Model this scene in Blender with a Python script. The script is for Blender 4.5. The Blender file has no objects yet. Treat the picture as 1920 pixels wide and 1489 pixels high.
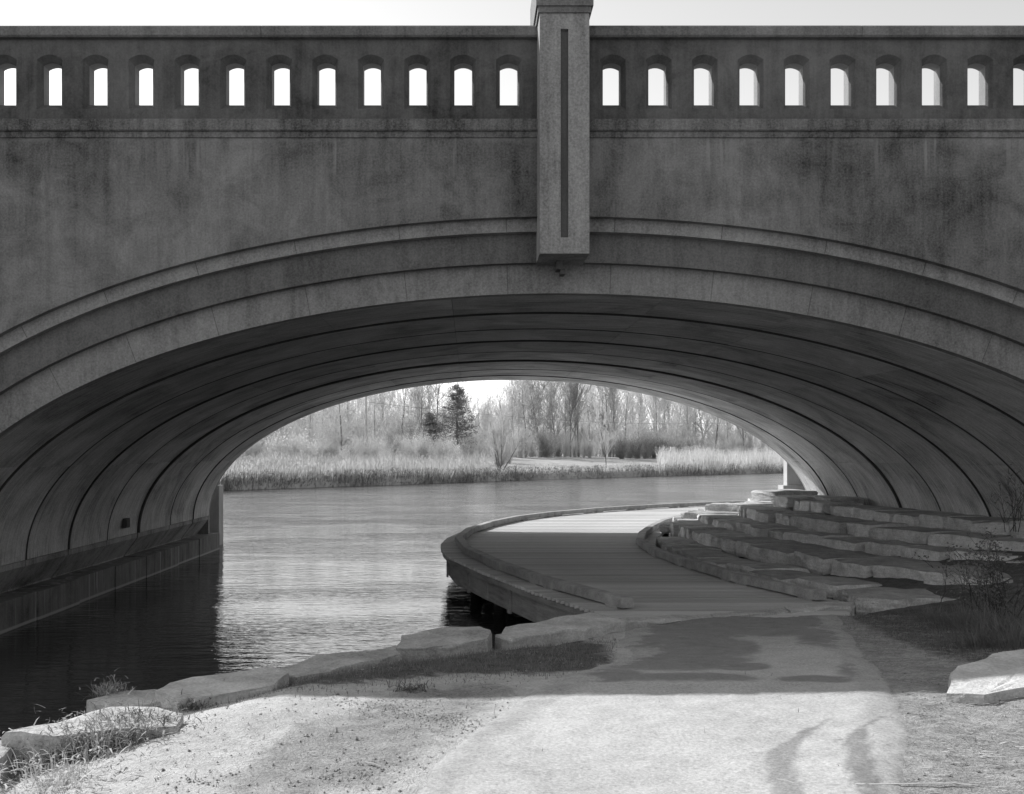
import bpy, bmesh, math, random
from mathutils import Vector, noise, Matrix
R = math.radians
random.seed(11)
rnd = random.random
def U(a, b): return a + (b - a) * rnd()
def cl(v, a=0.0, b=1.0): return max(a, min(b, v))
def ss(a, b, v):
    t = cl((v - a) / (b - a)); return t * t * (3 - 2 * t)
def lerp(a, b, t): return a + (b - a) * t

# ------------------------------------------------------------------ camera, sky, sun, exposure
sc = bpy.context.scene
col = sc.collection
EYE = 2.77                     # eye above the water (z = 0)
F = 1950.0; VX, VY = 880.0, 848.0   # focal length and vanishing point in photo pixels (1920 wide)
cam_d = bpy.data.cameras.new('camera')
cam = bpy.data.objects.new('camera', cam_d); col.objects.link(cam)
cam.location = (0, 0, EYE); cam.rotation_euler = (R(90), 0, 0)
cam_d.sensor_width = 36.0; cam_d.lens = 36.0 * F / 1920.0
cam_d.shift_x = (960 - VX) / 1920.0
cam_d.shift_y = (VY - 744.5) / 1920.0
cam_d.clip_end = 3000; cam_d.clip_start = 0.1
sc.camera = cam

SUN = Vector((-1.18, 1.0, 1.166)).normalized()      # towards the sun
world = bpy.data.worlds.new('World'); sc.world = world; world.use_nodes = True
wn, wl = world.node_tree.nodes, world.node_tree.links
wn.clear()
sky = wn.new('ShaderNodeTexSky'); sky.sky_type = 'NISHITA'; sky.sun_disc = False
sky.sun_elevation = math.asin(SUN.z); sky.sun_rotation = math.atan2(SUN.x, SUN.y)
sky.air_density = 1.0; sky.dust_density = 0.6; sky.ozone_density = 1.0
bw = wn.new('ShaderNodeRGBToBW'); bg = wn.new('ShaderNodeBackground'); wo = wn.new('ShaderNodeOutputWorld')
bg.inputs['Strength'].default_value = 0.15
wl.new(sky.outputs[0], bw.inputs[0]); wl.new(bw.outputs[0], bg.inputs['Color']); wl.new(bg.outputs[0], wo.inputs[0])
sd = bpy.data.lights.new('sun', 'SUN'); sd.energy = 3.1; sd.angle = R(0.53); sd.color = (1, 1, 1)
so = bpy.data.objects.new('sun', sd); col.objects.link(so)
so.rotation_euler = (-SUN).to_track_quat('-Z', 'Y').to_euler(); so.location = (-30, 40, 40)
vs = sc.view_settings
vs.view_transform = 'Standard'; vs.look = 'None'; vs.exposure = 0.86; vs.gamma = 1.0; vs.use_curve_mapping = False

# ------------------------------------------------------------------ helpers
def px(x, y, z):               # photo pixel on the level z -> world point
    Y = (EYE - z) * F / (y - VY); return Vector(((x - VX) / F * Y, Y, z))

class MB:
    def __init__(s): s.v = []; s.f = []; s.alt = set()
    def quad(s, a, b, c, d):
        n = len(s.v); s.v += [a, b, c, d]; s.f.append((n, n + 1, n + 2, n + 3))
    def tri(s, a, b, c):
        n = len(s.v); s.v += [a, b, c]; s.f.append((n, n + 1, n + 2))
    def box(s, x0, x1, y0, y1, z0, z1):
        n = len(s.v)
        s.v += [(x0, y0, z0), (x1, y0, z0), (x1, y1, z0), (x0, y1, z0), (x0, y0, z1), (x1, y0, z1), (x1, y1, z1), (x0, y1, z1)]
        s.f += [tuple(n + i for i in q) for q in ((0, 3, 2, 1), (4, 5, 6, 7), (0, 1, 5, 4), (1, 2, 6, 5), (2, 3, 7, 6), (3, 0, 4, 7))]
    def tube(s, p0, p1, r0, r1, n=3):
        p0 = Vector(p0); p1 = Vector(p1); d = p1 - p0
        if d.length < 1e-6: return
        d.normalize(); a = d.orthogonal().normalized(); b = d.cross(a)
        k = len(s.v)
        for p, r in ((p0, r0), (p1, r1)):
            for i in range(n):
                t = 6.28318 * i / n; s.v.append(p + a * (r * math.cos(t)) + b * (r * math.sin(t)))
        for i in range(n):
            j = (i + 1) % n; s.f.append((k + i, k + j, k + n + j, k + n + i))
    def blade(s, p, d, w, L, bend, seg=2):     # thin leaf blade
        p = Vector(p); d = Vector(d); side = Vector((d.y, -d.x, 0))
        if side.length < 1e-3: side = Vector((1, 0, 0))
        side.normalize(); k = len(s.v); pos = p.copy(); dr = d.normalized()
        for i in range(seg):
            ww = w * (1 - 0.5 * i / seg); s.v += [pos - side * ww / 2, pos + side * ww / 2]
            pos = pos + dr * (L / seg); dr = (dr + Vector(bend) / seg).normalized()
        s.v.append(pos)
        for i in range(seg - 1):
            q = k + 2 * i; s.f.append((q, q + 1, q + 3, q + 2))
        q = k + 2 * (seg - 1); s.f.append((q, q + 1, q + 2))
    def build(s, name, m, parent=None, smooth=False, merge=False):
        me = bpy.data.meshes.new(name); me.from_pydata([tuple(v) for v in s.v], [], s.f)
        if merge:
            b = bmesh.new(); b.from_mesh(me); bmesh.ops.remove_doubles(b, verts=b.verts, dist=1e-4)
            bmesh.ops.recalc_face_normals(b, faces=b.faces); b.to_mesh(me); b.free()
        return link(name, me, m, parent, smooth)

def link(name, me, m, parent=None, smooth=False):
    if m and not me.materials: me.materials.append(m)
    if smooth: me.polygons.foreach_set('use_smooth', [True] * len(me.polygons))
    o = bpy.data.objects.new(name, me); col.objects.link(o)
    if parent:
        o.parent = parent
        o.location = -parent.location if parent.parent is None else Vector((0, 0, 0))
    return o
def empty(name, loc=(0, 0, 0), label=None, cat=None, group=None):
    o = bpy.data.objects.new(name, None); col.objects.link(o); o.location = loc; o.empty_display_size = 0.2
    return tag(o, label, cat, group)
def tag(o, label=None, cat=None, group=None, kind=None):
    if label: o['label'] = label
    if cat: o['category'] = cat
    if group: o['group'] = group
    if kind: o['kind'] = kind
    return o
def copy_tree(o, parent=None):
    c = o.copy(); col.objects.link(c); c.parent = parent
    for ch in list(o.children): copy_tree(ch, c)
    return c

# ------------------------------------------------------------------ materials (all grey: the place is seen in black and white)
class NT:
    def __init__(s, name, rough=0.9):
        s.m = bpy.data.materials.new(name); s.m.use_nodes = True
        s.n = s.m.node_tree.nodes; s.l = s.m.node_tree.links
        s.b = s.n['Principled BSDF']; s.b.inputs['Roughness'].default_value = rough
        s.b.inputs['Specular IOR Level'].default_value = 0.25
        s.tc = s.n.new('ShaderNodeTexCoord')
    def put(s, sock, v):
        if isinstance(v, (int, float)): sock.default_value = v
        else: s.l.new(v, sock)
    def math(s, op, a, b=0.0, clamp=False):
        n = s.n.new('ShaderNodeMath'); n.operation = op; n.use_clamp = clamp
        s.put(n.inputs[0], a); s.put(n.inputs[1], b); return n.outputs[0]
    def coord(s, scale=(1, 1, 1), kind='Object', loc=(0, 0, 0)):
        mp = s.n.new('ShaderNodeMapping'); mp.inputs['Scale'].default_value = scale; mp.inputs['Location'].default_value = loc
        s.l.new(s.tc.outputs[kind], mp.inputs['Vector']); return mp.outputs[0]
    def noise(s, scale=1.0, detail=4, rough=0.55, vec=None, dist=0.0):
        n = s.n.new('ShaderNodeTexNoise'); n.inputs['Scale'].default_value = scale
        n.inputs['Detail'].default_value = detail; n.inputs['Roughness'].default_value = rough; n.inputs['Distortion'].default_value = dist
        s.l.new(vec if vec is not None else s.tc.outputs['Object'], n.inputs['Vector']); return n.outputs[0]
    def vor(s, scale=1.0, vec=None, feature='F1'):
        n = s.n.new('ShaderNodeTexVoronoi'); n.feature = feature; n.inputs['Scale'].default_value = scale
        s.l.new(vec if vec is not None else s.tc.outputs['Object'], n.inputs['Vector']); return n.outputs[0]
    def ramp(s, v, a, b, lo=0.0, hi=1.0):
        n = s.n.new('ShaderNodeMapRange'); n.interpolation_type = 'SMOOTHSTEP'
        s.put(n.inputs[0], v); n.inputs[1].default_value = a; n.inputs[2].default_value = b; n.inputs[3].default_value = lo; n.inputs[4].default_value = hi
        return n.outputs[0]
    def mix(s, f, a, b):
        n = s.n.new('ShaderNodeMix'); n.data_type = 'FLOAT'
        s.put(n.inputs[0], f); s.put(n.inputs[2], a); s.put(n.inputs[3], b); return n.outputs[0]
    def attr(s, name):
        n = s.n.new('ShaderNodeAttribute'); n.attribute_name = name; return n.outputs['Fac']
    def rand(s): return s.n.new('ShaderNodeObjectInfo').outputs['Random']
    def sep(s, kind='Object'):
        n = s.n.new('ShaderNodeSeparateXYZ'); s.l.new(s.tc.outputs[kind], n.inputs[0]); return n.outputs
    def color(s, v): s.put_col(v)
    def put_col(s, v):
        if isinstance(v, (int, float)): s.b.inputs['Base Color'].default_value = (v, v, v, 1)
        else: s.l.new(v, s.b.inputs['Base Color'])
    def bump(s, h, strength=0.3, dist=0.02):
        n = s.n.new('ShaderNodeBump'); n.inputs['Strength'].default_value = strength; n.inputs['Distance'].default_value = dist
        s.l.new(h, n.inputs['Height']); s.l.new(n.outputs[0], s.b.inputs['Normal'])

def add3(t, *a):
    r = a[0]
    for q in a[1:]: r = t.math('ADD', r, q)
    return r
def dev(t, n, k): return t.math('MULTIPLY', t.math('SUBTRACT', n, 0.5), 3.6 * k)

def concrete(name, v, blotch=0.3, streak=0.3, fine=0.25, drip=None, darkdrip=0.0, bump=0.25, tide=False):
    t = NT(name, 0.92)
    n1 = t.noise(0.55, 7, 0.62, dist=0.6); n2 = t.noise(2.3, 5, 0.65, vec=t.coord((2.2, 2.2, 0.22)))
    n3 = t.noise(38, 3, 0.7); n4 = t.noise(9, 4, 0.7, vec=t.coord((2.0, 2.0, 0.12), loc=(3, 1, 7)))
    n5 = t.noise(1.7, 6, 0.7, dist=1.0)
    f = add3(t, 1.0, dev(t, n1, blotch * 1.5), dev(t, n2, streak), dev(t, n3, fine), dev(t, n4, streak * 0.5), dev(t, n5, blotch * 0.8))
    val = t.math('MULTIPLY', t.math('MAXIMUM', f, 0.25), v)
    pit = t.ramp(t.vor(14), 0.03, 0.10, 0.75, 1.0)
    val = t.math('MULTIPLY', val, pit)
    if darkdrip > 0:
        m = t.math('MULTIPLY', t.ramp(n2, 0.52, 0.68), t.ramp(n5, 0.45, 0.65))
        val = t.math('MULTIPLY', val, t.math('SUBTRACT', 1.0, t.math('MULTIPLY', m, darkdrip)))
    if drip:                   # lime weeping below a ledge: (z top, length, amount)
        z = t.sep()[2]; zt, L, amt = drip
        s1 = t.noise(7, 3, 0.6, vec=t.coord((1.6, 1.6, 0.05)))
        ln = t.noise(0.8, 3, 0.5, vec=t.coord((1, 1, 0.0)))
        m = t.math('MULTIPLY', t.ramp(s1, 0.50, 0.62), t.ramp(ln, 0.46, 0.60))
        edge = t.math('ADD', zt - L, t.math('MULTIPLY', s1, -0.35))
        zz = t.math('MULTIPLY', t.ramp(t.math('SUBTRACT', z, edge), 0.0, L * 0.9), t.math('LESS_THAN', z, zt + 0.03))
        line = t.math('MULTIPLY', t.ramp(z, zt - 0.10, zt - 0.02), t.ramp(t.noise(5, 3), 0.44, 0.58))
        m = t.math('MAXIMUM', t.math('MULTIPLY', m, zz), t.math('MULTIPLY', line, 0.6))
        val = t.mix(t.math('MULTIPLY', m, amt), val, v * 1.9)
    if tide:                   # lime line left by the water level, and pale runs down the face
        z = t.sep()[2]; m = t.math('MULTIPLY', t.ramp(z, 0.005, 0.02), t.ramp(z, 0.07, 0.045))
        val = t.mix(t.math('MULTIPLY', m, 0.8), val, v * 2.2)
        run = t.math('MULTIPLY', t.ramp(t.noise(3.5, 2, 0.5, vec=t.coord((1, 1, 0.02))), 0.58, 0.63), t.ramp(n4, 0.35, 0.6)); val = t.mix(t.math('MULTIPLY', run, 0.7), val, v * 2.4)
    t.put_col(val); t.bump(add3(t, n3, t.math('MULTIPLY', n5, 0.6)), bump, 0.015); return t.m

M = {}
M['spandrel'] = concrete('spandrel concrete', 0.180, 0.55, 0.30, 0.42, drip=(6.72, 0.42, 0.6), darkdrip=0.3)
M['parapet'] = concrete('parapet concrete', 0.122, 0.45, 0.30, 0.22, darkdrip=0.35)
M['coping'] = concrete('coping concrete', 0.175, 0.35, 0.3, 0.4)
M['ledge'] = concrete('ledge concrete', 0.17, 0.55, 0.5, 0.5, darkdrip=0.4)
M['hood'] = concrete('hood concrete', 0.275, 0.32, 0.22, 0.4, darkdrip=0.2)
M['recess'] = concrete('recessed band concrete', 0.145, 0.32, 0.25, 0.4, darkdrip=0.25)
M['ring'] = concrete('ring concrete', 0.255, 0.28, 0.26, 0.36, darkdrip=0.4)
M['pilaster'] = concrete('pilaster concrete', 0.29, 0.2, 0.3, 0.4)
M['groove'] = concrete('groove concrete', 0.12, 0.12, 0.2, 0.2)
M['footing'] = concrete('footing concrete', 0.17, 0.35, 0.45, 0.25, darkdrip=0.55, tide=True)
M['foot'] = concrete('arch foot concrete', 0.27, 0.4, 0.4, 0.35, darkdrip=0.5)
M['joint'] = concrete('joint concrete', 0.05, 0.2, 0.2, 0.2)
M['lining'] = concrete('opening lining concrete', 0.25, 0.15, 0.15, 0.12)
M['wing'] = concrete('wing wall concrete', 0.42, 0.15, 0.15, 0.12)

def soffit_mat():
    t = NT('soffit panel concrete', 0.9)
    uv = t.coord((0.55, 7.0, 1), 'UV'); n1 = t.noise(2.2, 6, 0.65, vec=uv)
    n2 = t.noise(0.7, 5, 0.6, vec=t.coord((1, 1, 1), 'UV'), dist=1.2); n3 = t.noise(34, 3, 0.7)
    uv2 = t.coord((0.35, 16.0, 1), 'UV', (5, 2, 0)); n4 = t.noise(2.0, 3, 0.6, vec=uv2)
    val = add3(t, 1.0, dev(t, n1, 0.42), dev(t, n2, 0.55), dev(t, n3, 0.3), dev(t, n4, 0.3), dev(t, t.rand(), 0.05))
    spot = t.math('MULTIPLY', t.ramp(n1, 0.56, 0.66), t.ramp(n2, 0.50, 0.62))
    val = t.math('MULTIPLY', val, t.math('SUBTRACT', 1.0, t.math('MULTIPLY', spot, 0.55)))
    t.put_col(t.math('MULTIPLY', t.math('MAXIMUM', val, 0.2), 0.45)); t.bump(add3(t, n1, n3), 0.3, 0.012); return t.m
M['soffit'] = soffit_mat()

def stone_mat(name, v, soil_or_shade=0.0):
    t = NT(name, 0.95)
    n1 = t.noise(1.6, 6, 0.65, dist=0.5); n2 = t.noise(9, 5, 0.7); n3 = t.noise(45, 3, 0.7)
    bed = t.noise(3, 4, 0.6, vec=t.coord((0.6, 0.6, 7)))
    val = add3(t, 1.0, dev(t, n1, 0.35), dev(t, n2, 0.25), dev(t, n3, 0.3), dev(t, bed, 0.2), dev(t, t.rand(), 0.08))
    val = t.math('MULTIPLY', val, v)
    if soil_or_shade:                   # shade of the treads painted into upward faces, with earth and leaf dust
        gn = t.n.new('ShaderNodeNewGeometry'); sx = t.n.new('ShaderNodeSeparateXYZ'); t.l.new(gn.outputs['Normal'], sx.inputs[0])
        val = t.mix(t.math('MULTIPLY', t.math('MULTIPLY', t.ramp(sx.outputs[2], 0.55, 0.9), t.ramp(n1, 0.32, 0.62)), soil_or_shade), val, v * 0.35)
    t.put_col(val); t.bump(add3(t, n2, t.math('MULTIPLY', n3, 0.7), bed), 0.55, 0.03); return t.m
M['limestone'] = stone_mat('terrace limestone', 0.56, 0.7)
M['bankstone'] = stone_mat('bank limestone', 0.50)

def wood_mat(name, v, sc_=(1.2, 22, 22)):
    t = NT(name, 0.85)
    n1 = t.noise(2.0, 5, 0.6, vec=t.coord(sc_)); n2 = t.noise(1.3, 4, 0.6); n3 = t.noise(60, 2)
    val = add3(t, 1.0, dev(t, n1, 0.32), dev(t, n2, 0.22), dev(t, n3, 0.2), dev(t, t.rand(), 0.11))
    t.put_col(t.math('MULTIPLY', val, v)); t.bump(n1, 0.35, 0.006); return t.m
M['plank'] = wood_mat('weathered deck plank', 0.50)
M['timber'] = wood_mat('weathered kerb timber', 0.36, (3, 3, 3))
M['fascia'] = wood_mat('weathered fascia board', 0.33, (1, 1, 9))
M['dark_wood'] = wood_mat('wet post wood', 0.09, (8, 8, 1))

def ground_mat():
    t = NT('bank earth', 0.97)
    n1 = t.noise(0.9, 6, 0.6); n2 = t.noise(7, 5, 0.7); n3 = t.noise(55, 4, 0.75); n4 = t.noise(2.6, 6, 0.7, dist=0.8)
    d = t.math('MULTIPLY', add3(t, 1.0, dev(t, n1, 0.22), dev(t, n2, 0.22), dev(t, n3, 0.40), dev(t, n4, 0.14)), 0.50)
    g = t.math('MULTIPLY', add3(t, 1.0, dev(t, n2, 0.5), dev(t, n3, 0.6), dev(t, n4, 0.3)), 0.115)
    s = t.math('MULTIPLY', add3(t, 1.0, dev(t, n2, 0.35), dev(t, n3, 0.6), dev(t, n4, 0.3)), 0.30)
    gm = t.ramp(t.math('ADD', t.attr('grass'), dev(t, n4, 0.35)), 0.35, 0.65)
    sm = t.ramp(t.math('ADD', t.attr('straw'), dev(t, n4, 0.3)), 0.35, 0.65)
    v = t.mix(sm, d, s); v = t.mix(gm, v, g)
    t.put_col(v); t.bump(add3(t, n3, t.math('MULTIPLY', n2, 1.3)), 0.7, 0.03); return t.m
M['ground'] = ground_mat()
def path_mat():
    t = NT('crushed limestone path', 0.95)
    n1 = t.noise(0.8, 5, 0.6); n2 = t.noise(5, 5, 0.65); n3 = t.noise(48, 4, 0.8); n4 = t.noise(2.2, 5, 0.65, dist=1.0)
    d = t.math('MULTIPLY', add3(t, 1.0, dev(t, n1, 0.12), dev(t, n2, 0.12), dev(t, n3, 0.50), dev(t, n4, 0.10)), 0.44)
    soil_or_shade = t.math('MULTIPLY', add3(t, 1.0, dev(t, n2, 0.2), dev(t, n3, 0.3)), 0.24)
    sm = t.ramp(add3(t, t.attr('soil_or_shade'), dev(t, n4, 0.38), dev(t, n2, 0.22), dev(t, n3, 0.12)), 0.22, 0.72)
    v = t.mix(sm, d, soil_or_shade)
    rag = t.ramp(add3(t, t.attr('edge'), dev(t, n2, 0.35), dev(t, n4, 0.4)), 0.35, 0.75)
    v = t.mix(rag, v, t.math('MULTIPLY', add3(t, 1.0, dev(t, n2, 0.25), dev(t, n3, 0.5)), 0.36))
    tm = t.math('MULTIPLY', t.attr('stain'), t.ramp(t.math('ADD', n2, n4), 0.75, 1.0, 0.75, 1.0))
    v = t.math('MULTIPLY', v, t.math('SUBTRACT', 1.0, t.math('MULTIPLY', tm, 0.42)))
    t.put_col(v); t.bump(add3(t, n3, n2), 0.35, 0.012); return t.m
M['path'] = path_mat()
def plain(name, v, vary=0.3, rough=0.9, scale=3.0, trans=0.0):
    t = NT(name, rough)
    n = t.noise(scale, 3, 0.6); val = add3(t, 1.0, dev(t, n, vary), dev(t, t.rand(), vary * 0.5))
    t.put_col(t.math('MULTIPLY', val, v))
    if trans:
        tr = t.n.new('ShaderNodeBsdfTranslucent'); mx = t.n.new('ShaderNodeMixShader'); mx.inputs[0].default_value = trans
        tr.inputs[0].default_value = (v, v, v, 1); out = t.n['Material Output']
        t.l.new(t.b.outputs[0], mx.inputs[1]); t.l.new(tr.outputs[0], mx.inputs[2]); t.l.new(mx.outputs[0], out.inputs[0])
    return t.m
M['bark'] = plain('grey bark', 0.22, 0.4); M['pale_bark'] = plain('pale bark', 0.36, 0.35)
M['twig'] = plain('dry twigs', 0.72, 0.25, trans=0.5); M['dark_twig'] = plain('dark twigs', 0.42, 0.3, trans=0.35)
M['needle'] = plain('evergreen foliage', 0.24, 0.5, trans=0.3); M['reed'] = plain('dry reeds', 0.62, 0.25, trans=0.5)
M['far_grass'] = plain('mown lawn', 0.42, 0.25, scale=0.6); M['blade'] = plain('grass blades', 0.22, 0.5, trans=0.35)
M['straw'] = plain('straw', 0.50, 0.3, trans=0.2); M['pebble'] = plain('pebble', 0.42, 0.6); M['clod'] = plain('earth clod', 0.30, 0.3)
M['leafdry'] = plain('dry leaves', 0.26, 0.5, trans=0.3); M['white'] = plain('white paint', 0.7, 0.05); M['roof'] = plain('roof shingle', 0.3, 0.2)
M['metal'] = plain('grey wire', 0.12, 0.1, 0.5); M['shade'] = plain('dark stem', 0.08, 0.3)
def water_mat():
    t = NT('river water', 0.06)
    t.put_col(0.035); t.b.inputs['IOR'].default_value = 1.333; t.b.inputs['Specular IOR Level'].default_value = 0.5
    n1 = t.noise(1.0, 3, 0.55, vec=t.coord((1.6, 5.5, 1)), dist=0.3); n2 = t.noise(1.0, 2, 0.5, vec=t.coord((5, 13, 1)), dist=0.2)
    big = t.ramp(t.noise(0.16, 2, 0.5, vec=t.coord((1, 1.4, 1), loc=(2.3, 1, 0))), 0.38, 0.64, 0.30, 1.0)
    h = t.math('MULTIPLY', add3(t, n1, t.math('MULTIPLY', n2, 0.35), t.math('MULTIPLY', t.noise(1.0, 3, 0.6, vec=t.coord((0.35, 1.3, 1), loc=(4, 9, 0))), 1.2)), big)
    h = t.math('MULTIPLY', h, t.ramp(t.sep()[1], 24, 46, 1.0, 3.2))     # open water past the bridge is ruffled by wind
    t.l.new(t.ramp(t.sep()[1], 26, 70, 0.05, 0.15), t.b.inputs['Roughness'])
    t.bump(h, 0.38, 0.06); return t.m
M['water'] = water_mat()

# ------------------------------------------------------------------ setting: water, ground, path, far bank
def interp(pts, v):
    if v <= pts[0][0]: return pts[0][1]
    for (a, p), (b, q) in zip(pts, pts[1:]):
        if v <= b: return lerp(p, q, (v - a) / (b - a))
    return pts[-1][1]
BANK = [(-90, -7.6), (0, -4.3), (4, -3.35), (6.5, -2.62), (8, -2.0), (9.0, -1.25), (9.85, -0.4), (10.6, 0.6), (11.3, 1.75), (12.2, 2.6), (13.2, 4.5),
        (22, 4.3), (26, 4.9), (29, 6.2), (32, 8.2), (36, 11.5), (40, 15), (60, 40), (120, 120)]
def nz(x, y, s, amp): return amp * noise.noise(Vector((x * s, y * s, 3.7)))
def gz(x, y):
    base = lerp(1.17, 0.79, ss(5.5, 12.6, y))
    base += 0.06 * max(0, x - 3.4) * ss(14, 6, y) - 0.10 * ss(-1.2, -3.0, x) * ss(8.5, 6.0, y)
    if y > 12.3:                             # below the deck, then the slope that carries the stone terrace
        t = ss(12.45, 12.9, y)
        under = lerp(0.30, 0.62, ss(4.2, 5.2, x))
        under += 0.20 * max(0, min(x, 9.6) - 5.2)
        base = lerp(base, under, t) if x < 6.5 else lerp(base, max(under, 0.9), t)
    if x > 6.0 and y < 13.2: base += 0.12 * (min(x, 9.5) - 6.0) * ss(8, 13, y)
    base += 6.5 * ss(-3, -18, y)             # unseen grassy rise added behind the camera to block low sky light
    if x > 9.8: base += 0.28 * min(x - 9.8, 14) 
    d = interp(BANK, y) - x                  # > 0: on the water side
    if y < 12: base -= 0.13 * ss(-1.15, -0.25, d) * ss(11.2, 10.2, y)
    if y > 36: base = lerp(base, 0.9, ss(36, 40, y))
    base = lerp(base, -1.6, ss(0.0, 0.75, d))
    if x < -15: base = lerp(base, 3.5, ss(15, 23, -x))
    r = 0.010 if d < 0 else 0.0
    base += nz(x, y, 1.1, 0.03) + nz(x, y, 6, r) + nz(x, y, 19, r * 0.7)
    return base
def steps(lo, fl, fh, hi, f, g=1.18):
    a = []; v = fl
    while v < fh: a.append(v); v += f
    a.append(fh); s = f; v = fh
    while v < hi: s *= g; v += s; a.append(v)
    s = f; v = fl; b = []
    while v > lo: s *= g; v -= s; b.append(v)
    return b[::-1] + a
PL = [(-40, -6), (0, -1.15), (4.87, -0.28), (5.65, -0.09), (6.46, 0.2), (7.46, 0.57), (9, 1.25), (11, 1.6), (12.48, 1.78)]
PR = [(-40, -2), (0, 0.9), (4.87, 2.05), (5.65, 2.37), (6.46, 2.7), (7.46, 3.1), (9, 3.5), (11, 4.0), (12.48, 4.45)]
xs = steps(-120, -4.6, 7.6, 150, 0.065); ys = steps(-90, 3.6, 13.2, 90, 0.065)
def add_attr(me, name, vals):
    a = me.attributes.new(name, 'FLOAT', 'POINT'); a.data.foreach_set('value', vals)
verts = [(x, y, gz(x, y)) for y in ys for x in xs]
nx = len(xs)
faces = [(j * nx + i, j * nx + i + 1, (j + 1) * nx + i + 1, (j + 1) * nx + i) for j in range(len(ys) - 1) for i in range(nx - 1)]
me = bpy.data.meshes.new('ground'); me.from_pydata(verts, [], faces)
def grass_at(x, y):
    g = 0.0
    g = max(g, ss(1.1, 0.4, abs(y - 9.4 - 0.40 * x) / 1.9) * ss(1.9, 0.7, x) * ss(-2.4, -1.0, x))      # damp turf behind the bank stones
    g = max(g, 0.95 * ss(3.9, 4.6, x - 0.12 * (y - 10)) * ss(7.2, 8.6, y))                              # rank growth under the terrace
    g = max(g, ss(3.2, 1.5, y), ss(8.5, 10, x) * ss(13, 12, y))
    g = max(g, 0.8 * ss(-2.2, -2.9, x) * ss(8, 6.5, y) * ss(3, 5, y))
    return g
def straw_at(x, y):
    e = interp(PR, y)
    s = ss(e - 0.30, e + 0.12, x)
    l = interp(PL, y); return max(s, 0.75 * ss(0.9, 0.1, abs(x - (l - 0.55)) ) * ss(3.5, 5.5, y) * ss(8.4, 7.0, y))
add_attr(me, 'grass', [grass_at(v[0], v[1]) for v in verts]); add_attr(me, 'straw', [straw_at(v[0], v[1]) for v in verts])
tag(link('ground', me, M['ground'], smooth=True), kind='structure')

# path, a thin sheet on the ground, from behind the camera to the boardwalk
SOIL = [(1150, 1205, 90, 24), (1260, 1190, 110, 14), (1400, 1172, 330, 20), (1330, 1215, 90, 18), (1250, 1240, 150, 16), (1130, 1268, 80, 14), (1290, 1272, 120, 10),
        (1390, 1250, 50, 7), (1660, 1255, 80, 26), (1530, 1275, 70, 8), (1620, 1190, 120, 26), (1080, 1215, 60, 40)]
def soil_at(x, y, z):
    if y < 6.5: return 0.0
    u = VX + x / y * F; v = VY + (EYE - z) / y * F
    s = 0.0
    for (a, b, c, d) in SOIL:
        q = ((u - a) / c) ** 2 + ((v - b) / d) ** 2
        s = max(s, ss(2.2, 0.1, q))
    return s * ss(7.3, 7.7, y)
TR1 = [(3.0, 1.15), (4.87, 1.495), (5.1, 1.53), (5.35, 1.60), (5.6, 1.71), (5.85, 1.88), (6.1, 2.08), (6.25, 2.2)]
TR2 = [(3.0, 1.6), (4.87, 1.87), (5.3, 1.99), (5.7, 2.12), (6.0, 2.28), (6.3, 2.52), (6.5, 2.75)]
def stain_at(x, y):
    s = 0.0
    for tr, w, ye in ((TR1, 0.075, 6.2), (TR2, 0.068, 6.3)):
        d = abs(x - interp(tr, y) - nz(x, y, 5, 0.012)); ww = w * (1 if y < ye - 0.7 else max(0.12, (ye - y) / 0.7))
        if y < ye: s = max(s, ss(ww * 1.12, ww * 0.82, d))
    return s
pv, pf, soil_or_shade, stain, pe = [], [], [], [], []
pys = steps(-60, 3.9, 12.40, 12.45, 0.05); NU = 64
for y in pys:
    l = interp(PL, y) + nz(0.3, y, 1.1, 0.16) + nz(5, y, 4, 0.03); r = interp(PR, y) + nz(9, y, 1.1, 0.12) + nz(7, y, 4, 0.03)
    for i in range(NU + 1):
        x = lerp(l, r, i / NU); e = min(i, NU - i) / 3.0
        z = gz(x, y) + 0.012 * min(1, e) - 0.012 * (e < 0.3) ; pv.append((x, y, z)); soil_or_shade.append(soil_at(x, y, z)); stain.append(stain_at(x, y)); pe.append(ss(0.5, 0.0, min(x - l, r - x)))
for j in range(len(pys) - 1):
    for i in range(NU):
        a = j * (NU + 1) + i; pf.append((a, a + 1, a + NU + 2, a + NU + 1))
me = bpy.data.meshes.new('path'); me.from_pydata(pv, [], pf); add_attr(me, 'soil_or_shade', soil_or_shade); add_attr(me, 'stain', stain); add_attr(me, 'edge', pe)
tag(link('path', me, M['path'], smooth=True), kind='structure')

w = MB(); w.quad((-400, -100, 0), (500, -100, 0), (500, 500, 0), (-400, 500, 0)); tag(w.build('water', M['water']), kind='structure')

SH = [(-200, -30), (-60, 48), (-18, 75), (6.4, 104), (41, 139), (90, 170), (300, 260)]
def shore(x): return interp(SH, x)
def fz(x, d):
    return -0.9 + 1.55 * ss(-0.8, 1.0, d) + 0.40 * ss(1, 7, d) + 1.0 * ss(8, 48, d) + 1.5 * ss(60, 300, d) + nz(x, d, 0.25, 0.12) * ss(0, 3, d)
fx = [-200 + 2.0 * i for i in range(251)]; fd = [-1.2, -0.4, 0, 0.4, 0.9, 1.5, 2.5, 4, 6, 9, 13, 18, 24, 32, 42, 55, 75, 110, 170, 260, 420, 800]
verts = [(x, shore(x) + nz(x, 0, 0.3, 0.9) + d, fz(x, d)) for d in fd for x in fx]; n = len(fx)
faces = [(j * n + i, j * n + i + 1, (j + 1) * n + i + 1, (j + 1) * n + i) for j in range(len(fd) - 1) for i in range(n - 1)]
me = bpy.data.meshes.new('riverbank'); me.from_pydata(verts, [], faces); tag(link('riverbank', me, M['far_grass'], smooth=True), kind='structure')

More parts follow.
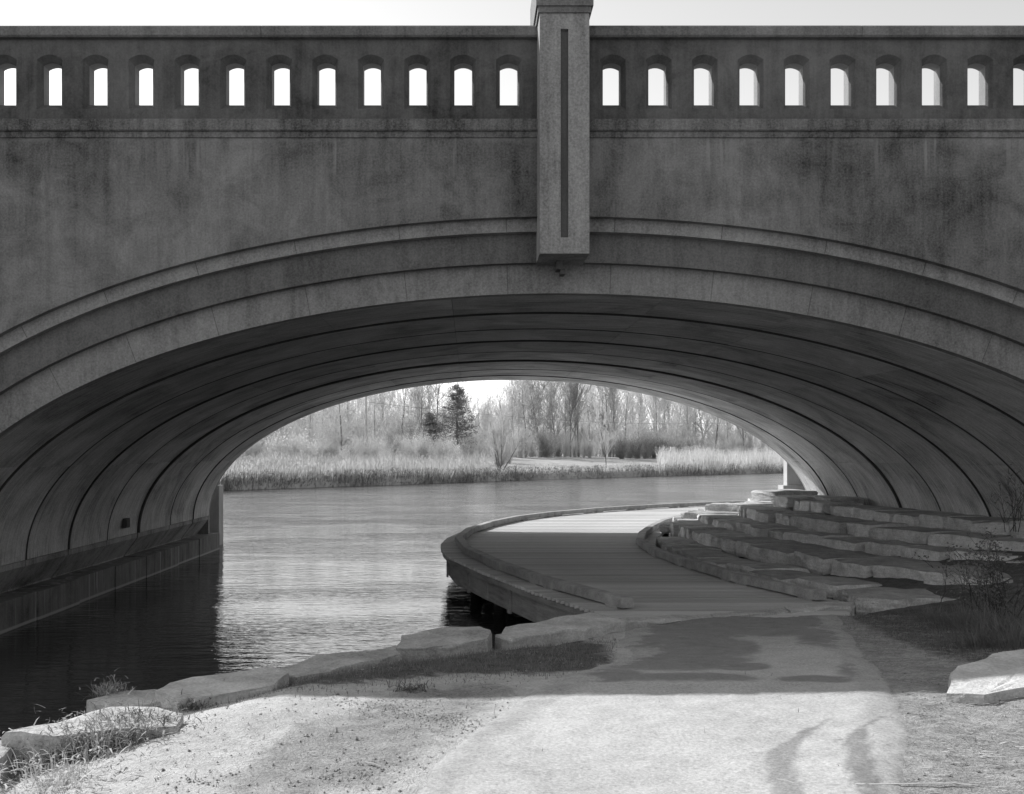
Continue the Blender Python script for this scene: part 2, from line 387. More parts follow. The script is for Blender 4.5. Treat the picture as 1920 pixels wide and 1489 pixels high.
# ------------------------------------------------------------------ the bridge
CX = 1.15; A, B, Z0 = 8.45, 3.81, 1.0
YF, YB = 13.0, 29.6            # outer faces of the two spandrel walls
RY0, RY1 = 13.35, 29.25        # ends of the barrel
XL, XR = -46.0, 50.0
bridge = empty('arch_bridge', (CX, 21.3, 0), 'weathered concrete arch bridge with pierced parapet spanning the river and boardwalk', 'bridge'); bridge['kind'] = 'thing'
def arc(t, d=0.0):             # point of the intrados, d metres outside it
    x, z = A * math.cos(t), Z0 + B * math.sin(t)
    nx_, nz_ = math.cos(t) / A, math.sin(t) / B; q = math.hypot(nx_, nz_)
    d = d * (1 + 0.16 * (1 - math.sin(t)))
    return CX + x + nx_ / q * d, z + nz_ / q * d
NA = 96; TS = [math.pi * i / NA for i in range(NA + 1)]
def band(name, d0, d1, y0, y1, m, mirror):
    b = MB()
    lo = [arc(t, d0) for t in TS]; hi = [arc(t, d1) for t in TS]
    lo = [(lo[0][0], -1.5)] + lo + [(lo[-1][0], -1.5)]; hi = [(hi[0][0], -1.5)] + hi + [(hi[-1][0], -1.5)]
    Y = (lambda y: y) if not mirror else (lambda y: YF + YB - y)
    k = len(lo)
    for y in (y0, y1):
        for p in lo: b.v.append((p[0], Y(y), p[1]))
        for p in hi: b.v.append((p[0], Y(y), p[1]))
    for i in range(k - 1):
        b.f += [(i, i + 1, k + i + 1, k + i), (2 * k + i, 3 * k + i, 3 * k + i + 1, 2 * k + i + 1), (i, 2 * k + i, 2 * k + i + 1, i + 1), (k + i, k + i + 1, 3 * k + i + 1, 3 * k + i)]
    return b.build(name, m, bridge, merge=True)
def spandrel(mirror):
    b = MB(); Y = (lambda y: y) if not mirror else (lambda y: YF + YB - y)
    top, bot = 6.76, -1.5
    P = [arc(t, 0.91) for t in TS]
    for y in (YF, YF + 0.6):
        for (p, q) in zip(P, P[1:]): b.quad((p[0], Y(y), p[1]), (q[0], Y(y), q[1]), (q[0], Y(y), top), (p[0], Y(y), top))
        for (x0, x1) in ((XL, P[-1][0]), (P[0][0], XR)):
            b.quad((x0, Y(y), bot), (x1, Y(y), bot), (x1, Y(y), 1.0), (x0, Y(y), 1.0)); b.quad((x0, Y(y), 1.0), (x1, Y(y), 1.0), (x1, Y(y), top), (x0, Y(y), top))
    for (p, q) in zip(P, P[1:]): b.quad((p[0], Y(YF), p[1]), (q[0], Y(YF), q[1]), (q[0], Y(YF + 0.6), q[1]), (p[0], Y(YF + 0.6), p[1]))
    for x in (P[0][0], P[-1][0]): b.quad((x, Y(YF), bot), (x, Y(YF), 1.0), (x, Y(YF + 0.6), 1.0), (x, Y(YF + 0.6), bot))
    return b.build('spandrel_wall', M['spandrel'], bridge, merge=True)
PITCH, P0 = 0.577, 0.651       # parapet openings
def parapet(mirror):
    b = MB(); Y = (lambda y: y) if not mirror else (lambda y: YF + YB - y)
    yf, ym, yb = YF + 0.06, YF + 0.16, YF + 0.33; z0, z1 = 6.915, 7.955
    H = PITCH / 2
    def outline(w, zb, zs, za, n=8):
        p = [(-w, zb), (w, zb)]
        for i in range(n + 1):
            a = i / n; p.append((w - 2 * w * a, zs + (za - zs) * (1 - (2 * a - 1) ** 2)))
        return p
    fo = outline(0.163, 7.075, 7.70, 7.765); bo = outline(0.112, 7.16, 7.655, 7.69)
    def bay(c):
        for y, o in ((yf, fo), (yb, bo)):
            w_ = o[1][0]
            b.quad((c - H, Y(y), z0), (c - w_, Y(y), z0), (c - w_, Y(y), z1), (c - H, Y(y), z1)); b.quad((c + w_, Y(y), z0), (c + H, Y(y), z0), (c + H, Y(y), z1), (c + w_, Y(y), z1))
            b.quad((c - w_, Y(y), z0), (c + w_, Y(y), z0), (c + w_, Y(y), o[0][1]), (c - w_, Y(y), o[0][1]))
            for i in range(2, len(o) - 1):
                p, q = o[i], o[i + 1]; b.quad((c + q[0], Y(y), q[1]), (c + p[0], Y(y), p[1]), (c + p[0], Y(y), z1), (c + q[0], Y(y), z1))
        for i in range(len(fo)):
            j = (i + 1) % len(fo); p, q, r, s = fo[i], fo[j], bo[j], bo[i]
            b.quad((c + p[0], Y(yf), p[1]), (c + q[0], Y(yf), q[1]), (c + r[0], Y(ym), r[1]), (c + s[0], Y(ym), s[1]))
            b.alt.add(len(b.f)); b.quad((c + s[0], Y(ym), s[1]), (c + r[0], Y(ym), r[1]), (c + r[0], Y(yb), r[1]), (c + s[0], Y(yb), s[1]))
    nL = int((CX - P0 - XL) / PITCH); nR = int((XR - CX - P0) / PITCH)
    for k in range(nL): bay(CX - P0 - k * PITCH)
    for k in range(nR): bay(CX + P0 + k * PITCH)
    for y in (yf, yb): b.quad((CX - P0 + H, Y(y), z0), (CX + P0 - H, Y(y), z0), (CX + P0 - H, Y(y), z1), (CX - P0 + H, Y(y), z1))
    o = b.build('parapet', M['parapet'], bridge); o.data.materials.append(M['lining'])
    for i in b.alt: o.data.polygons[i].material_index = 1
    return o
def chamfer_box(b, x0, x1, y0, y1, z0, z1, c):      # bar along x, front and rear lower and upper edges chamfered
    prof = [(y0, z0 + c), (y0, z1 - c), (y0 + c, z1), (y1 - c, z1), (y1, z1 - c), (y1, z0 + c), (y1 - c, z0), (y0 + c, z0)]
    k = len(b.v); n = len(prof)
    for x in (x0, x1): b.v += [(x, p[0], p[1]) for p in prof]
    for i in range(n):
        j = (i + 1) % n; b.f.append((k + i, k + j, k + n + j, k + n + i))
    b.f += [tuple(k + i for i in range(n)), tuple(k + 2 * n - 1 - i for i in range(n))]
def side(mirror):
    def Yr(a, c): return (a, c) if not mirror else (YF + YB - c, YF + YB - a)
    spandrel(mirror)
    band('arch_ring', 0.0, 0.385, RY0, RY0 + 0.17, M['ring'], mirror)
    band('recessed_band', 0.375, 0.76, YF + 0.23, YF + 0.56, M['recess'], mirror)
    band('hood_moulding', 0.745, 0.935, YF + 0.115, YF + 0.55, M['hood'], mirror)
    parapet(mirror)
    y0, y1 = Yr(YF - 0.055, YF + 0.5)
    for (a, c) in ((XL, CX), (CX, XR)):
        b = MB(); chamfer_box(b, a, c, y0, y1, 6.775, 6.925, 0.012); b.build('ledge', M['ledge'], bridge)
        b = MB(); y2, y3 = Yr(YF - 0.02, YF + 0.45); b.box(a, c, y2, y3, 6.70, 6.777); b.build('ledge_bed', M['ledge'], bridge)
    y0, y1 = Yr(YF - 0.03, YF + 0.5); x = CX - 0.3; L = 3.46
    cuts = [CX + 0.29 + i * L for i in range(14)]; cutl = [CX - 0.29 - i * L for i in range(14)]
    for (a, c) in list(zip(cuts, cuts[1:])) + [(q, p) for p, q in zip(cutl, cutl[1:])]:
        b = MB(); chamfer_box(b, a + 0.003, c - 0.003, y0, y1, 7.957, 8.10, 0.02); b.build('coping', M['coping'], bridge)
side(False); side(True)
for d0, d1, yy in ((0.0, 0.385, RY0), (0.745, 0.935, YF + 0.115)):
    for i in range(-6, 7):
        t = math.pi / 2 + (i + 0.5) * 0.155; b = MB(); e = 0.0006
        q = [arc(t - e, d0 + .004), arc(t + e, d0 + .004), arc(t + e, d1 - .012), arc(t - e, d1 - .012)]
        b.v = [(p[0], yy - 0.0025, p[1]) for p in q] + [(p[0], yy + 0.02, p[1]) for p in q]
        b.f = [(0, 1, 2, 3), (0, 4, 5, 1), (1, 5, 6, 2), (2, 6, 7, 3), (3, 7, 4, 0)]; b.build('mortar_joint', M['recess'], bridge)
# pilasters: one in the middle of each face
def pilaster(mirror):
    Y = (lambda y: y) if not mirror else (lambda y: YF + YB - y)
    b = MB(); x0, x1, y0, y1, z0, z1 = CX - 0.30, CX + 0.30, 12.56, 13.3, 5.17, 8.075; gx0, gx1, gz0, gz1, gd = CX - 0.046, CX + 0.046, 5.365, 7.885, 0.05
    def q(*p): b.quad(*[(a, Y(c), e) for (a, c, e) in p])
    q((x0, y0, z0), (gx0, y0, z0), (gx0, y0, z1), (x0, y0, z1)); q((gx1, y0, z0), (x1, y0, z0), (x1, y0, z1), (gx1, y0, z1))
    q((gx0, y0, z0), (gx1, y0, z0), (gx1, y0, gz0), (gx0, y0, gz0)); q((gx0, y0, gz1), (gx1, y0, gz1), (gx1, y0, z1), (gx0, y0, z1))
    for p, r in (((gx0, gz0), (gx1, gz0)), ((gx1, gz0), (gx1, gz1)), ((gx1, gz1), (gx0, gz1)), ((gx0, gz1), (gx0, gz0))):
        q((p[0], y0, p[1]), (r[0], y0, r[1]), (r[0], y0 + gd, r[1]), (p[0], y0 + gd, p[1]))
    q((x0, y0, z0), (x0, y1 + 0.4, z0), (x1, y1 + 0.4, z0), (x1, y0, z0))
    q((x0, y0, z0), (x0, y0, z1), (x0, y1 + 0.4, z1), (x0, y1 + 0.4, z0)); q((x1, y0, z0), (x1, y1 + 0.4, z0), (x1, y1 + 0.4, z1), (x1, y0, z1)); q((x0, y1 + .4, z0), (x0, y1 + .4, z1), (x1, y1 + .4, z1), (x1, y1 + .4, z0))
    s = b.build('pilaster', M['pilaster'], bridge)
    b = MB(); b.box(gx0 - .01, gx1 + .01, *sorted((Y(y0 + gd), Y(y0 + gd + 0.02))), gz0 - .01, gz1 + .01); b.build('inset_groove', M['groove'], s)
    b = MB()
    for (e, za, zb) in ((0.022, 8.073, 8.15), (0.045, 8.148, 8.62)):
        b.box(x0 - e, x1 + e, *sorted((Y(y0 - e), Y(y1 + 0.4 + e))), za, zb)
    b.build('pilaster_cap', M['coping'], s)
pilaster(False); pilaster(True)
b = MB(); b.box(CX - 0.06, CX + 0.03, 13.0, 13.25, 5.06, 5.168); b.box(CX - 0.01, CX + 0.05, 13.02, 13.22, 5.0, 5.07); b.build('broken_bracket', M['groove'], bridge)
# deck slab and roadway between the walls
b = MB(); b.box(XL, XR, YF + 0.6, YB - 0.6, 6.2, 6.62); b.build('deck_slab', M['spandrel'], bridge)
# barrel: a dark backing shell and precast panels set into it with open joints
b = MB(); k = NA + 1
for y in (RY0 + 0.17, RY1 - 0.17):
    b.v += [(arc(t, 0.10)[0], y, arc(t, 0.10)[1]) for t in TS]
b.f = [(i, i + 1, k + i + 1, k + i) for i in range(NA)]
b.build('barrel_shell', M['joint'], bridge, smooth=True)
SEG = 8; WJ = [-8.45, -7.72, -5.2, -3.1, -1.38, 1.38, 3.1, 5.2, 7.72, 8.45]
step = [0.0, 0.012, 0.002, 0.016, 0.005, 0.026, 0.012, 0.020]
y0s = [RY0 + 0.17] + [13.0 * z for z in (1.167, 1.316, 1.456, 1.61, 1.76, 1.945, 2.11)] + [RY1 - 0.17]
def panel(k, j):
    ya, yb_ = y0s[k] + (0.028 if k else 0.002), y0s[k + 1] - (0.028 if k < SEG - 1 else 0.002)
    if k == 5: ya += 0.05
    ta, tb = math.acos(cl(WJ[j] / A, -1, 1)), math.acos(cl(WJ[j + 1] / A, -1, 1))
    e = 0.0004; ta -= e; tb += e
    n = max(5, int(abs(ta - tb) / 0.035)); me = bpy.data.meshes.new('soffit_panel'); off = -step[k] + random.uniform(-0.003, 0.003) * (1 if k else 0)
    v, f, uvs = [], [], []
    P = [lerp(ta, tb, i / n) for i in range(n + 1)]
    c = 0.018
    rows = [(ya, 0.11), (ya, off + c), (ya + c, off), (yb_ - c, off), (yb_, off + c), (yb_, 0.11)]
    s = 0; prev = None; S = []
    for t in P:
        p = arc(t, off)
        if prev: s += math.hypot(p[0] - prev[0], p[1] - prev[1])
        S.append(s); prev = p
        for (y, d) in rows:
            q = arc(t, d); v.append((q[0], y, q[1]))
    m = len(rows)
    for i in range(n):
        for r in range(m - 1):
            f.append((i * m + r, i * m + r + 1, (i + 1) * m + r + 1, (i + 1) * m + r))
    for i in (0, n): f.append((i * m + 1, i * m + 2, i * m + 3, i * m + 4, i * m + 5, i * m))
    me.from_pydata(v, [], f)
    uvl = me.uv_layers.new(name='UVMap')
    for l in me.loops:
        i, r = divmod(l.vertex_index, m); uvl.data[l.index].uv = (S[i] + WJ[j] * 1.1 + k * 17.3, v[l.vertex_index][1])
    link('soffit_panel', me, M['soffit'], bridge)
for k in range(SEG):
    for j in range(9): panel(k, j)
for k in range(1, SEG):
    b = MB(); r = (0.015, 0.010, 0.015, 0.008, 0.024, 0.010, 0.014)[k - 1]; o = -max(step[k], step[k - 1]) + 0.004; kk = 7
    for i, t in enumerate(TS):
        for q in range(kk):
            a_ = 6.2832 * q / kk; p = arc(t, o + r * math.sin(a_) * 1.15); b.v.append((p[0], y0s[k] + (0.026 if k == 5 else 0.016) * math.cos(a_), p[1]))
    for i in range(NA):
        for q in range(kk): b.f.append((i * kk + q, i * kk + (q + 1) % kk, (i + 1) * kk + (q + 1) % kk, (i + 1) * kk + q))
    b.build('joint_seal', M['shade'], bridge, smooth=True)
# springing: tapered feet and footing blocks on both sides
for sgn in (-1, 1):
    for k in range(SEG):
        ya, yb_ = y0s[k] + 0.025, y0s[k + 1] - 0.025
        o = -step[k] * 0.6
        b = MB(); X = lambda w_: CX + sgn * w_
        pr = [(A + o + 0.004, 0.992), (A + o + 0.004, 0.90), (A + 0.30 + o, 0.50), (A + 0.30 + o, 0.40), (A + 0.7, 0.40), (A + 0.7, 0.992)]
        n = len(pr)
        for y in (ya, yb_): b.v += [(X(p[0]), y, p[1]) for p in pr]
        for i in range(n): b.f.append((i, (i + 1) % n, n + (i + 1) % n, n + i))
        b.f += [tuple(range(n)), tuple(reversed(range(n, 2 * n)))]
        b.build('arch_foot', M['foot'], bridge, merge=True)
        b = MB(); fa = (y0s[k] if k else RY0 + .02) + 0.004; fb = (y0s[k + 1] if k < SEG - 1 else RY1 + 0.35) - 0.004; e = 8.28 - 0.02 * (k % 3)
        b.box(*sorted((X(e), X(e + 1.6))), fa, fb, -1.6, 0.47 + 0.012 * (k % 2)); b.build('footing_block', M['footing'], bridge)
for (x, y, z) in ((-7.22, 21.9, 1.28),):
    b = MB(); b.box(x - 0.05, x + 0.03, y - 0.13, y + 0.13, z - 0.10, z + 0.10); b.box(x - .05, x + 0.045, y - .10, y + .10, z - .07, z + .07); b.build('drain_box', M['shade'], bridge)
# wing walls behind the bridge, right and left
def wing(x0, x1, zt, label):
    w_ = empty('wing_wall', ((x0 + x1) / 2, 31.2, 0), label, 'wall'); w_['kind'] = 'thing'
    b = MB(); b.box(x0, x1, 31.0, 31.35, -1.5, zt); b.build('wall', M['wing'], w_)
    s = x0 if x0 > 0 else x1
    b = MB(); d = 0.14 if x0 > 0 else -0.14
    b.box(*sorted((s - d, s + 0.5 * (1 if x0 > 0 else -1))), 30.9, 31.45, -1.5, 1.78); b.build('plinth', M['wing'], w_)
    b = MB(); b.box(x0 - 0.03, x1 + 0.03, 30.95, 31.40, zt - 0.003, zt + 0.12); b.build('wall_coping', M['wing'], w_)
wing(9.47, 24, 4.6, 'pale concrete wing wall behind the arch above the stone terrace, left edge sunlit')
wing(-20, -7.58, 3.2, 'dark concrete wing wall behind the arch rising from the river')

# ------------------------------------------------------------------ boardwalk
DZ = 0.77
OUT = [(2.05, 12.9), (2.01, 13.2), (0.93, 16.1), (0.09, 19.7), (-0.23, 22.1), (-0.10, 24.6), (0.4, 27.3), (1.68, 30.9), (3.06, 33.1), (4.68, 35.1), (6.93, 37.2), (8.77, 38.6), (10.6, 39.8), (13.5, 41.5), (17, 43)]
INN = [(4.70, 13.9), (4.38, 14.8), (4.06, 16.1), (3.70, 18.7), (3.58, 20.6), (3.66, 22.3), (4.10, 24.5), (5.2, 28.2), (6.38, 30.9), (7.93, 33.4), (9.3, 35.0), (11.6, 36.9), (14.5, 38.7), (18, 40.3)]
def xat(pl, y):                # x of a polyline at depth y
    if y <= pl[0][1]: return pl[0][0]
    for (a, b_), (c, d) in zip(pl, pl[1:]):
        if y <= d: return lerp(a, c, (y - b_) / (d - b_))
    return pl[-1][0]
walk = empty('boardwalk', (2.5, 22, 0), 'curved timber boardwalk over the water beneath the arch, half in sun', 'boardwalk'); walk['kind'] = 'thing'
pm = bpy.data.meshes.new('plank'); mb = MB(); mb.box(-0.5, 0.5, -0.5, 0.5, -0.5, 0.5); pm.from_pydata(mb.v, [], mb.f); pm.materials.append(M['plank'])
EDGE = [(1.72, 12.6), (0.87, 15.05), (0.154, 17.6), (-0.42, 19.9), (-0.58, 21.3), (-0.62, 22.6), (-0.52, 24.3), (0.0, 27.2), (1.33, 31.0), (2.7, 33.25), (4.35, 35.3), (6.6, 37.4), (8.4, 38.8), (10.3, 40.0), (13.2, 41.7)]
def edge(y): return xat(EDGE, y)
y = 12.62; PW = 0.140
while y < 41.2:
    x0 = edge(y) + U(-0.006, 0.006); x1 = xat(INN, y) + 0.32 if y > 13.6 else lerp(4.55, 5.0, (y - 12.6))
    x1 = min(x1, 17.5)
    if x1 - x0 > 0.3:
        o = bpy.data.objects.new('plank', pm); col.objects.link(o); o.parent = walk
        o.location = Vector(((x0 + x1) / 2, y, DZ - 0.019 + U(-0.0035, 0.0035))) - walk.location
        o.scale = (x1 - x0, PW - U(0.007, 0.012), 0.038); o.rotation_euler = (U(-0.006, 0.006), 0, U(-0.0008, 0.0008))
    y += PW
def resample(pl, L):
    out = [Vector((*pl[0], 0))]; acc = 0
    pts = [Vector((*p, 0)) for p in pl]
    fine = []
    n = len(pts)
    for i in range(n - 1):     # catmull-rom
        p0, p1, p2, p3 = pts[max(i - 1, 0)], pts[i], pts[i + 1], pts[min(i + 2, n - 1)]
        for k in range(12):
            t = k / 12
            fine.append(0.5 * ((2 * p1) + (p2 - p0) * t + (2 * p0 - 5 * p1 + 4 * p2 - p3) * t * t + (3 * p1 - p0 - 3 * p2 + p3) * t ** 3))
    fine.append(pts[-1]); prev = fine[0]
    for q in fine[1:]:
        acc += (q - prev).length; prev = q
        if acc >= L: out.append(q.copy()); acc = 0
    out.append(fine[-1]); return out
def kerb(pl, L, w_, h, side_):
    P = resample(pl, L); n = len(P); offs = []
    for i in range(n):
        d = (P[min(i + 1, n - 1)] - P[max(i - 1, 0)]).normalized(); offs.append(Vector((-d.y, d.x, 0)) * w_ / 2)
    for i in range(n - 1):
        b = MB(); a, c = P[i], P[i + 1]; e = (c - a).normalized() * 0.004
        z0 = DZ + 0.026 + U(-0.003, 0.003); z1 = z0 + h + U(-0.004, 0.004); ch = 0.012
        k = 0
        for p, o in ((a + e, offs[i]), (c - e, offs[i + 1])):
            oo = o * (1 - 2 * ch / w_)
            b.v += [p - o + Vector((0, 0, z0)), p + o + Vector((0, 0, z0)), p + o + Vector((0, 0, z1 - ch)), p + oo + Vector((0, 0, z1)), p - oo + Vector((0, 0, z1)), p - o + Vector((0, 0, z1 - ch))]
        for r in range(6): b.f.append((r, (r + 1) % 6, 6 + (r + 1) % 6, 6 + r))
        b.f += [(5, 4, 3, 2, 1, 0), (6, 7, 8, 9, 10, 11)]
        t = b.build('kerb_timber', M['timber'], walk, merge=True)
        for f in (0.12, 0.88) if L > 1.3 else (0.5,):       # scupper block under the timber
            c0 = a.lerp(c, f); d = (c - a).normalized() * 0.16; o = offs[i] * 0.9
            bb = MB(); q = [c0 - d - o, c0 + d - o, c0 + d + o, c0 - d + o]
            bb.v = [p + Vector((0, 0, DZ - 0.004)) for p in q] + [p + Vector((0, 0, z0 + 0.004)) for p in q]
            bb.f = [(0, 1, 5, 4), (1, 2, 6, 5), (2, 3, 7, 6), (3, 0, 4, 7)]
            bb.build('scupper_block', M['timber'], t)
kerb(OUT[1:], 2.35, 0.17, 0.125, -1); kerb(INN, 2.0, 0.17, 0.125, 1)
# edge board, fascia and posts below the outer rim
E = [Vector((edge(12.7 + 0.6 * i), 12.7 + 0.6 * i, 0)) for i in range(46)]
def strip(name, pts, inset, z0, z1, th, m):
    b = MB()
    L = []
    for i, p in enumerate(pts):
        d = (pts[min(i + 1, len(pts) - 1)] - pts[max(i - 1, 0)]).normalized(); nrm = Vector((d.y, -d.x, 0)); L.append((p + nrm * inset, p + nrm * (inset + th)))
    for (a, c), (a2, c2) in zip(L, L[1:]):
        Z = Vector((0, 0, z0)); T = Vector((0, 0, z1))
        b.quad(a + Z, a2 + Z, a2 + T, a + T); b.quad(c + Z, c + T, c2 + T, c2 + Z); b.quad(a + Z, c + Z, c2 + Z, a2 + Z); b.quad(a + T, a2 + T, c2 + T, c + T)
    for (a, c) in (L[0], L[-1]): b.quad(a + Vector((0, 0, z0)), a + Vector((0, 0, z1)), c + Vector((0, 0, z1)), c + Vector((0, 0, z0)))
    return b.build(name, m, walk, merge=True)
for i in range(0, 45, 4):
    seg = E[i:i + 5]
    if len(seg) > 1:
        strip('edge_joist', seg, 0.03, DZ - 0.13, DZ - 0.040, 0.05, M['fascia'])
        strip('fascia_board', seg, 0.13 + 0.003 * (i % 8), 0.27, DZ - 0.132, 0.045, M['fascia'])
for i in range(2, 46, 4):
    p = E[i]; q = E[i + 1]; d = (q - p).normalized(); nrm = Vector((d.y, -d.x, 0))
    c = p + nrm * 0.115; b = MB()
    e = d * 0.055; f = nrm * 0.02; pts = [c - e - f, c + e - f, c + e + f, c - e + f]
    b.v = [v + Vector((0, 0, 0.24)) for v in pts] + [v + Vector((0, 0, DZ - 0.131)) for v in pts]; b.f = [(0, 1, 5, 4), (1, 2, 6, 5), (2, 3, 7, 6), (3, 0, 4, 7), (0, 3, 2, 1), (4, 5, 6, 7)]
    b.build('batten', M['fascia'], walk)
    for k in (0.7, 2.6):
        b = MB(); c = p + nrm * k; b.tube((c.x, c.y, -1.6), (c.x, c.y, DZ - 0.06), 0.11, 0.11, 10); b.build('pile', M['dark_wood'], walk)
for k in range(4):
    b = MB(); o = 0.5 + k * 0.95
    pts = [p + Vector((o, 0, 0)) for p in E[1:40]]
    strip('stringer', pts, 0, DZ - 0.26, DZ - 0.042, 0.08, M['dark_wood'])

# ------------------------------------------------------------------ stones
def block(length, depth, height, seed, rough=0.045, nx_=6, ny=4, nz_=3, sharp=0.9, cut=True):
    """quarried slab, local: x along its length, y into the depth, z from 0 up to its height"""
    rs = random.Random(seed); bm = bmesh.new()
    bmesh.ops.create_cube(bm, size=1.0)
    bmesh.ops.subdivide_edges(bm, edges=[e for e in bm.edges if abs((e.verts[0].co - e.verts[1].co).x) > .5], cuts=nx_, use_grid_fill=True)
    bmesh.ops.subdivide_edges(bm, edges=[e for e in bm.edges if abs((e.verts[0].co - e.verts[1].co).y) > .5], cuts=ny, use_grid_fill=True)
    bmesh.ops.subdivide_edges(bm, edges=[e for e in bm.edges if abs((e.verts[0].co - e.verts[1].co).z) > .5], cuts=nz_, use_grid_fill=True)
    sx, sy = rs.uniform(-0.10, 0.10), rs.uniform(-0.08, 0.08); sh = Vector((rs.uniform(0, 99), rs.uniform(0, 99), rs.uniform(0, 99)))
    tw = rs.uniform(-0.05, 0.05)
    for v in bm.verts:
        c = v.co.copy(); p = Vector((c.x * length, c.y * depth, (c.z + 0.5) * height))
        ex = max(0, abs(c.x) - 0.36) / 0.14; ey = max(0, abs(c.y) - 0.36) / 0.14; ez = max(0, abs(c.z) - 0.3) / 0.2
        rd = (ex * ey + ey * ez + ex * ez) * 0.012
        p.x -= math.copysign(rd * sharp, c.x); p.y -= math.copysign(rd * sharp, c.y); p.z -= math.copysign(rd * 0.6, c.z)
        p.x += sx * c.y * length * 0.7; p.y += sy * c.x * depth; p.z += tw * c.x * height
        n1 = noise.noise_vector(p * 2.2 + sh); n2 = noise.noise_vector(p * 7 + sh); n3 = noise.noise_vector(p * 16 + sh)
        dd = n1 * rough * 1.4 + n2 * rough * 0.7 + n3 * rough * 0.35
        dd.z *= 0.45 if c.z > 0.4 else 0.8
        v.co = p + dd
    me = bpy.data.meshes.new('stone'); bm.to_mesh(me); bm.free(); return me
terr = empty('stone_terrace', (7, 20, 0), 'stepped terrace of grey limestone slabs against the right side of the arch', 'terrace'); terr['kind'] = 'thing'
ROWS = [  # plan line of the front edge (far to near), top height, face height, length range
    ([(9.3, 30.6), (8.3, 28.2), (7.75, 26), (7.75, 24), (7.95, 21.5), (8.1, 19.5), (8.6, 17.4), (9.1, 15.6)], 1.62, 0.26, 0.95),
    ([(8.9, 31.6), (7.5, 28.6), (6.7, 26), (6.6, 24), (6.8, 21.6), (7.25, 19.5), (7.5, 17.9), (8.5, 15.6), (9.1, 14.2)], 1.42, 0.27, 0.98),
    ([(8.2, 32.2), (6.7, 29), (5.85, 26), (5.75, 24), (6.2, 21), (6.8, 18.8), (7.2, 17.4), (7.95, 14.9), (8.4, 13.6)], 1.21, 0.27, 0.98),
    ([(7.4, 32.4), (5.9, 29), (5.15, 26), (4.95, 24), (5.0, 22), (5.45, 19.4), (5.8, 17.5), (6.35, 15.5), (7.1, 14.1), (7.7, 13.1)], 1.05, 0.31, 1.1),
    ([(4.25, 24.2), (4.12, 22.3), (4.3, 19.9), (4.62, 17.2), (4.95, 16), (5.45, 14.6), (5.75, 13.9)], 0.82, 0.26, 0.9)]
sid = 0
for ri, (pl, zt, fh, dep) in enumerate(ROWS):
    P = resample(pl, 0.05); cum = [0]
    for a, b_ in zip(P, P[1:]): cum.append(cum[-1] + (b_ - a).length)
    def at(s):
        for i in range(1, len(cum)):
            if cum[i] >= s: return P[i - 1].lerp(P[i], (s - cum[i - 1]) / max(1e-6, cum[i] - cum[i - 1]))
        return P[-1]
    s = 0.0
    rs = random.Random(50 + ri)
    while s < cum[-1] - 0.3:
        far = at(s).y > 22
        L = rs.uniform(0.4, 0.95) if far else rs.choice((rs.uniform(0.45, 0.8), rs.uniform(0.8, 1.25), rs.uniform(1.2, 1.7)))
        a, c = at(s), at(min(cum[-1], s + L)); s += L + rs.uniform(0.01, 0.09)
        d = (c - a); LL = d.length
        if LL < 0.3: continue
        sid += 1; h = fh + rs.uniform(-0.04, 0.05); dp = dep * rs.uniform(0.9, 1.12)
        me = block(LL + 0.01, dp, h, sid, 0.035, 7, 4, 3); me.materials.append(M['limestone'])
        o = bpy.data.objects.new('stone', me); col.objects.link(o); o.parent = terr
        ang = math.atan2(d.y, d.x); nrm = Vector((d.y, -d.x, 0)).normalized()
        if nrm.x < 0: nrm = -nrm
        ctr = (a + c) / 2 + nrm * (dp / 2 + rs.uniform(-0.14, 0.10))
        o.location = Vector((ctr.x, ctr.y, zt - h + rs.uniform(-0.025, 0.025))) - terr.location
        o.rotation_euler = (rs.uniform(-.03, .03), rs.uniform(-.025, .025), ang + rs.uniform(-0.09, 0.09))
def extra(x, y, z, L, D, H, rz, seed, m='limestone'):
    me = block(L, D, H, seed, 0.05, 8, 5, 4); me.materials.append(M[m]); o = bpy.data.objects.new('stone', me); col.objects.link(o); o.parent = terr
    o.location = Vector((x, y, z)) - terr.location; o.rotation_euler = (0, 0, rz); return o
extra(8.35, 27.6, 1.50, 1.5, 0.9, 0.27, 0.5, 901); extra(8.75, 25.4, 1.48, 1.7, 0.9, 0.22, -1.4, 902); extra(7.9, 25.3, 1.46, 0.9, 0.7, 0.24, -1.5, 903)
extra(5.95, 14.15, 0.58, 1.55, 0.95, 0.27, -0.15, 904); extra(5.3, 25.9, 0.78, 1.1, 0.7, 0.24, 1.0, 905); extra(9.2, 20.5, 1.36, 3.4, 0.8, 0.22, -1.45, 906); extra(9.35, 16.2, 1.4, 1.5, 0.9, 0.3, -1.2, 907)
extra(8.95, 14.6, 1.45, 1.1, 0.8, 0.33, -0.9, 908); extra(6.2, 27.4, 0.95, 1.0, 0.8, 0.25, 0.9, 909); extra(6.9, 27.9, 1.15, 1.0, 0.8, 0.25, 0.9, 910)

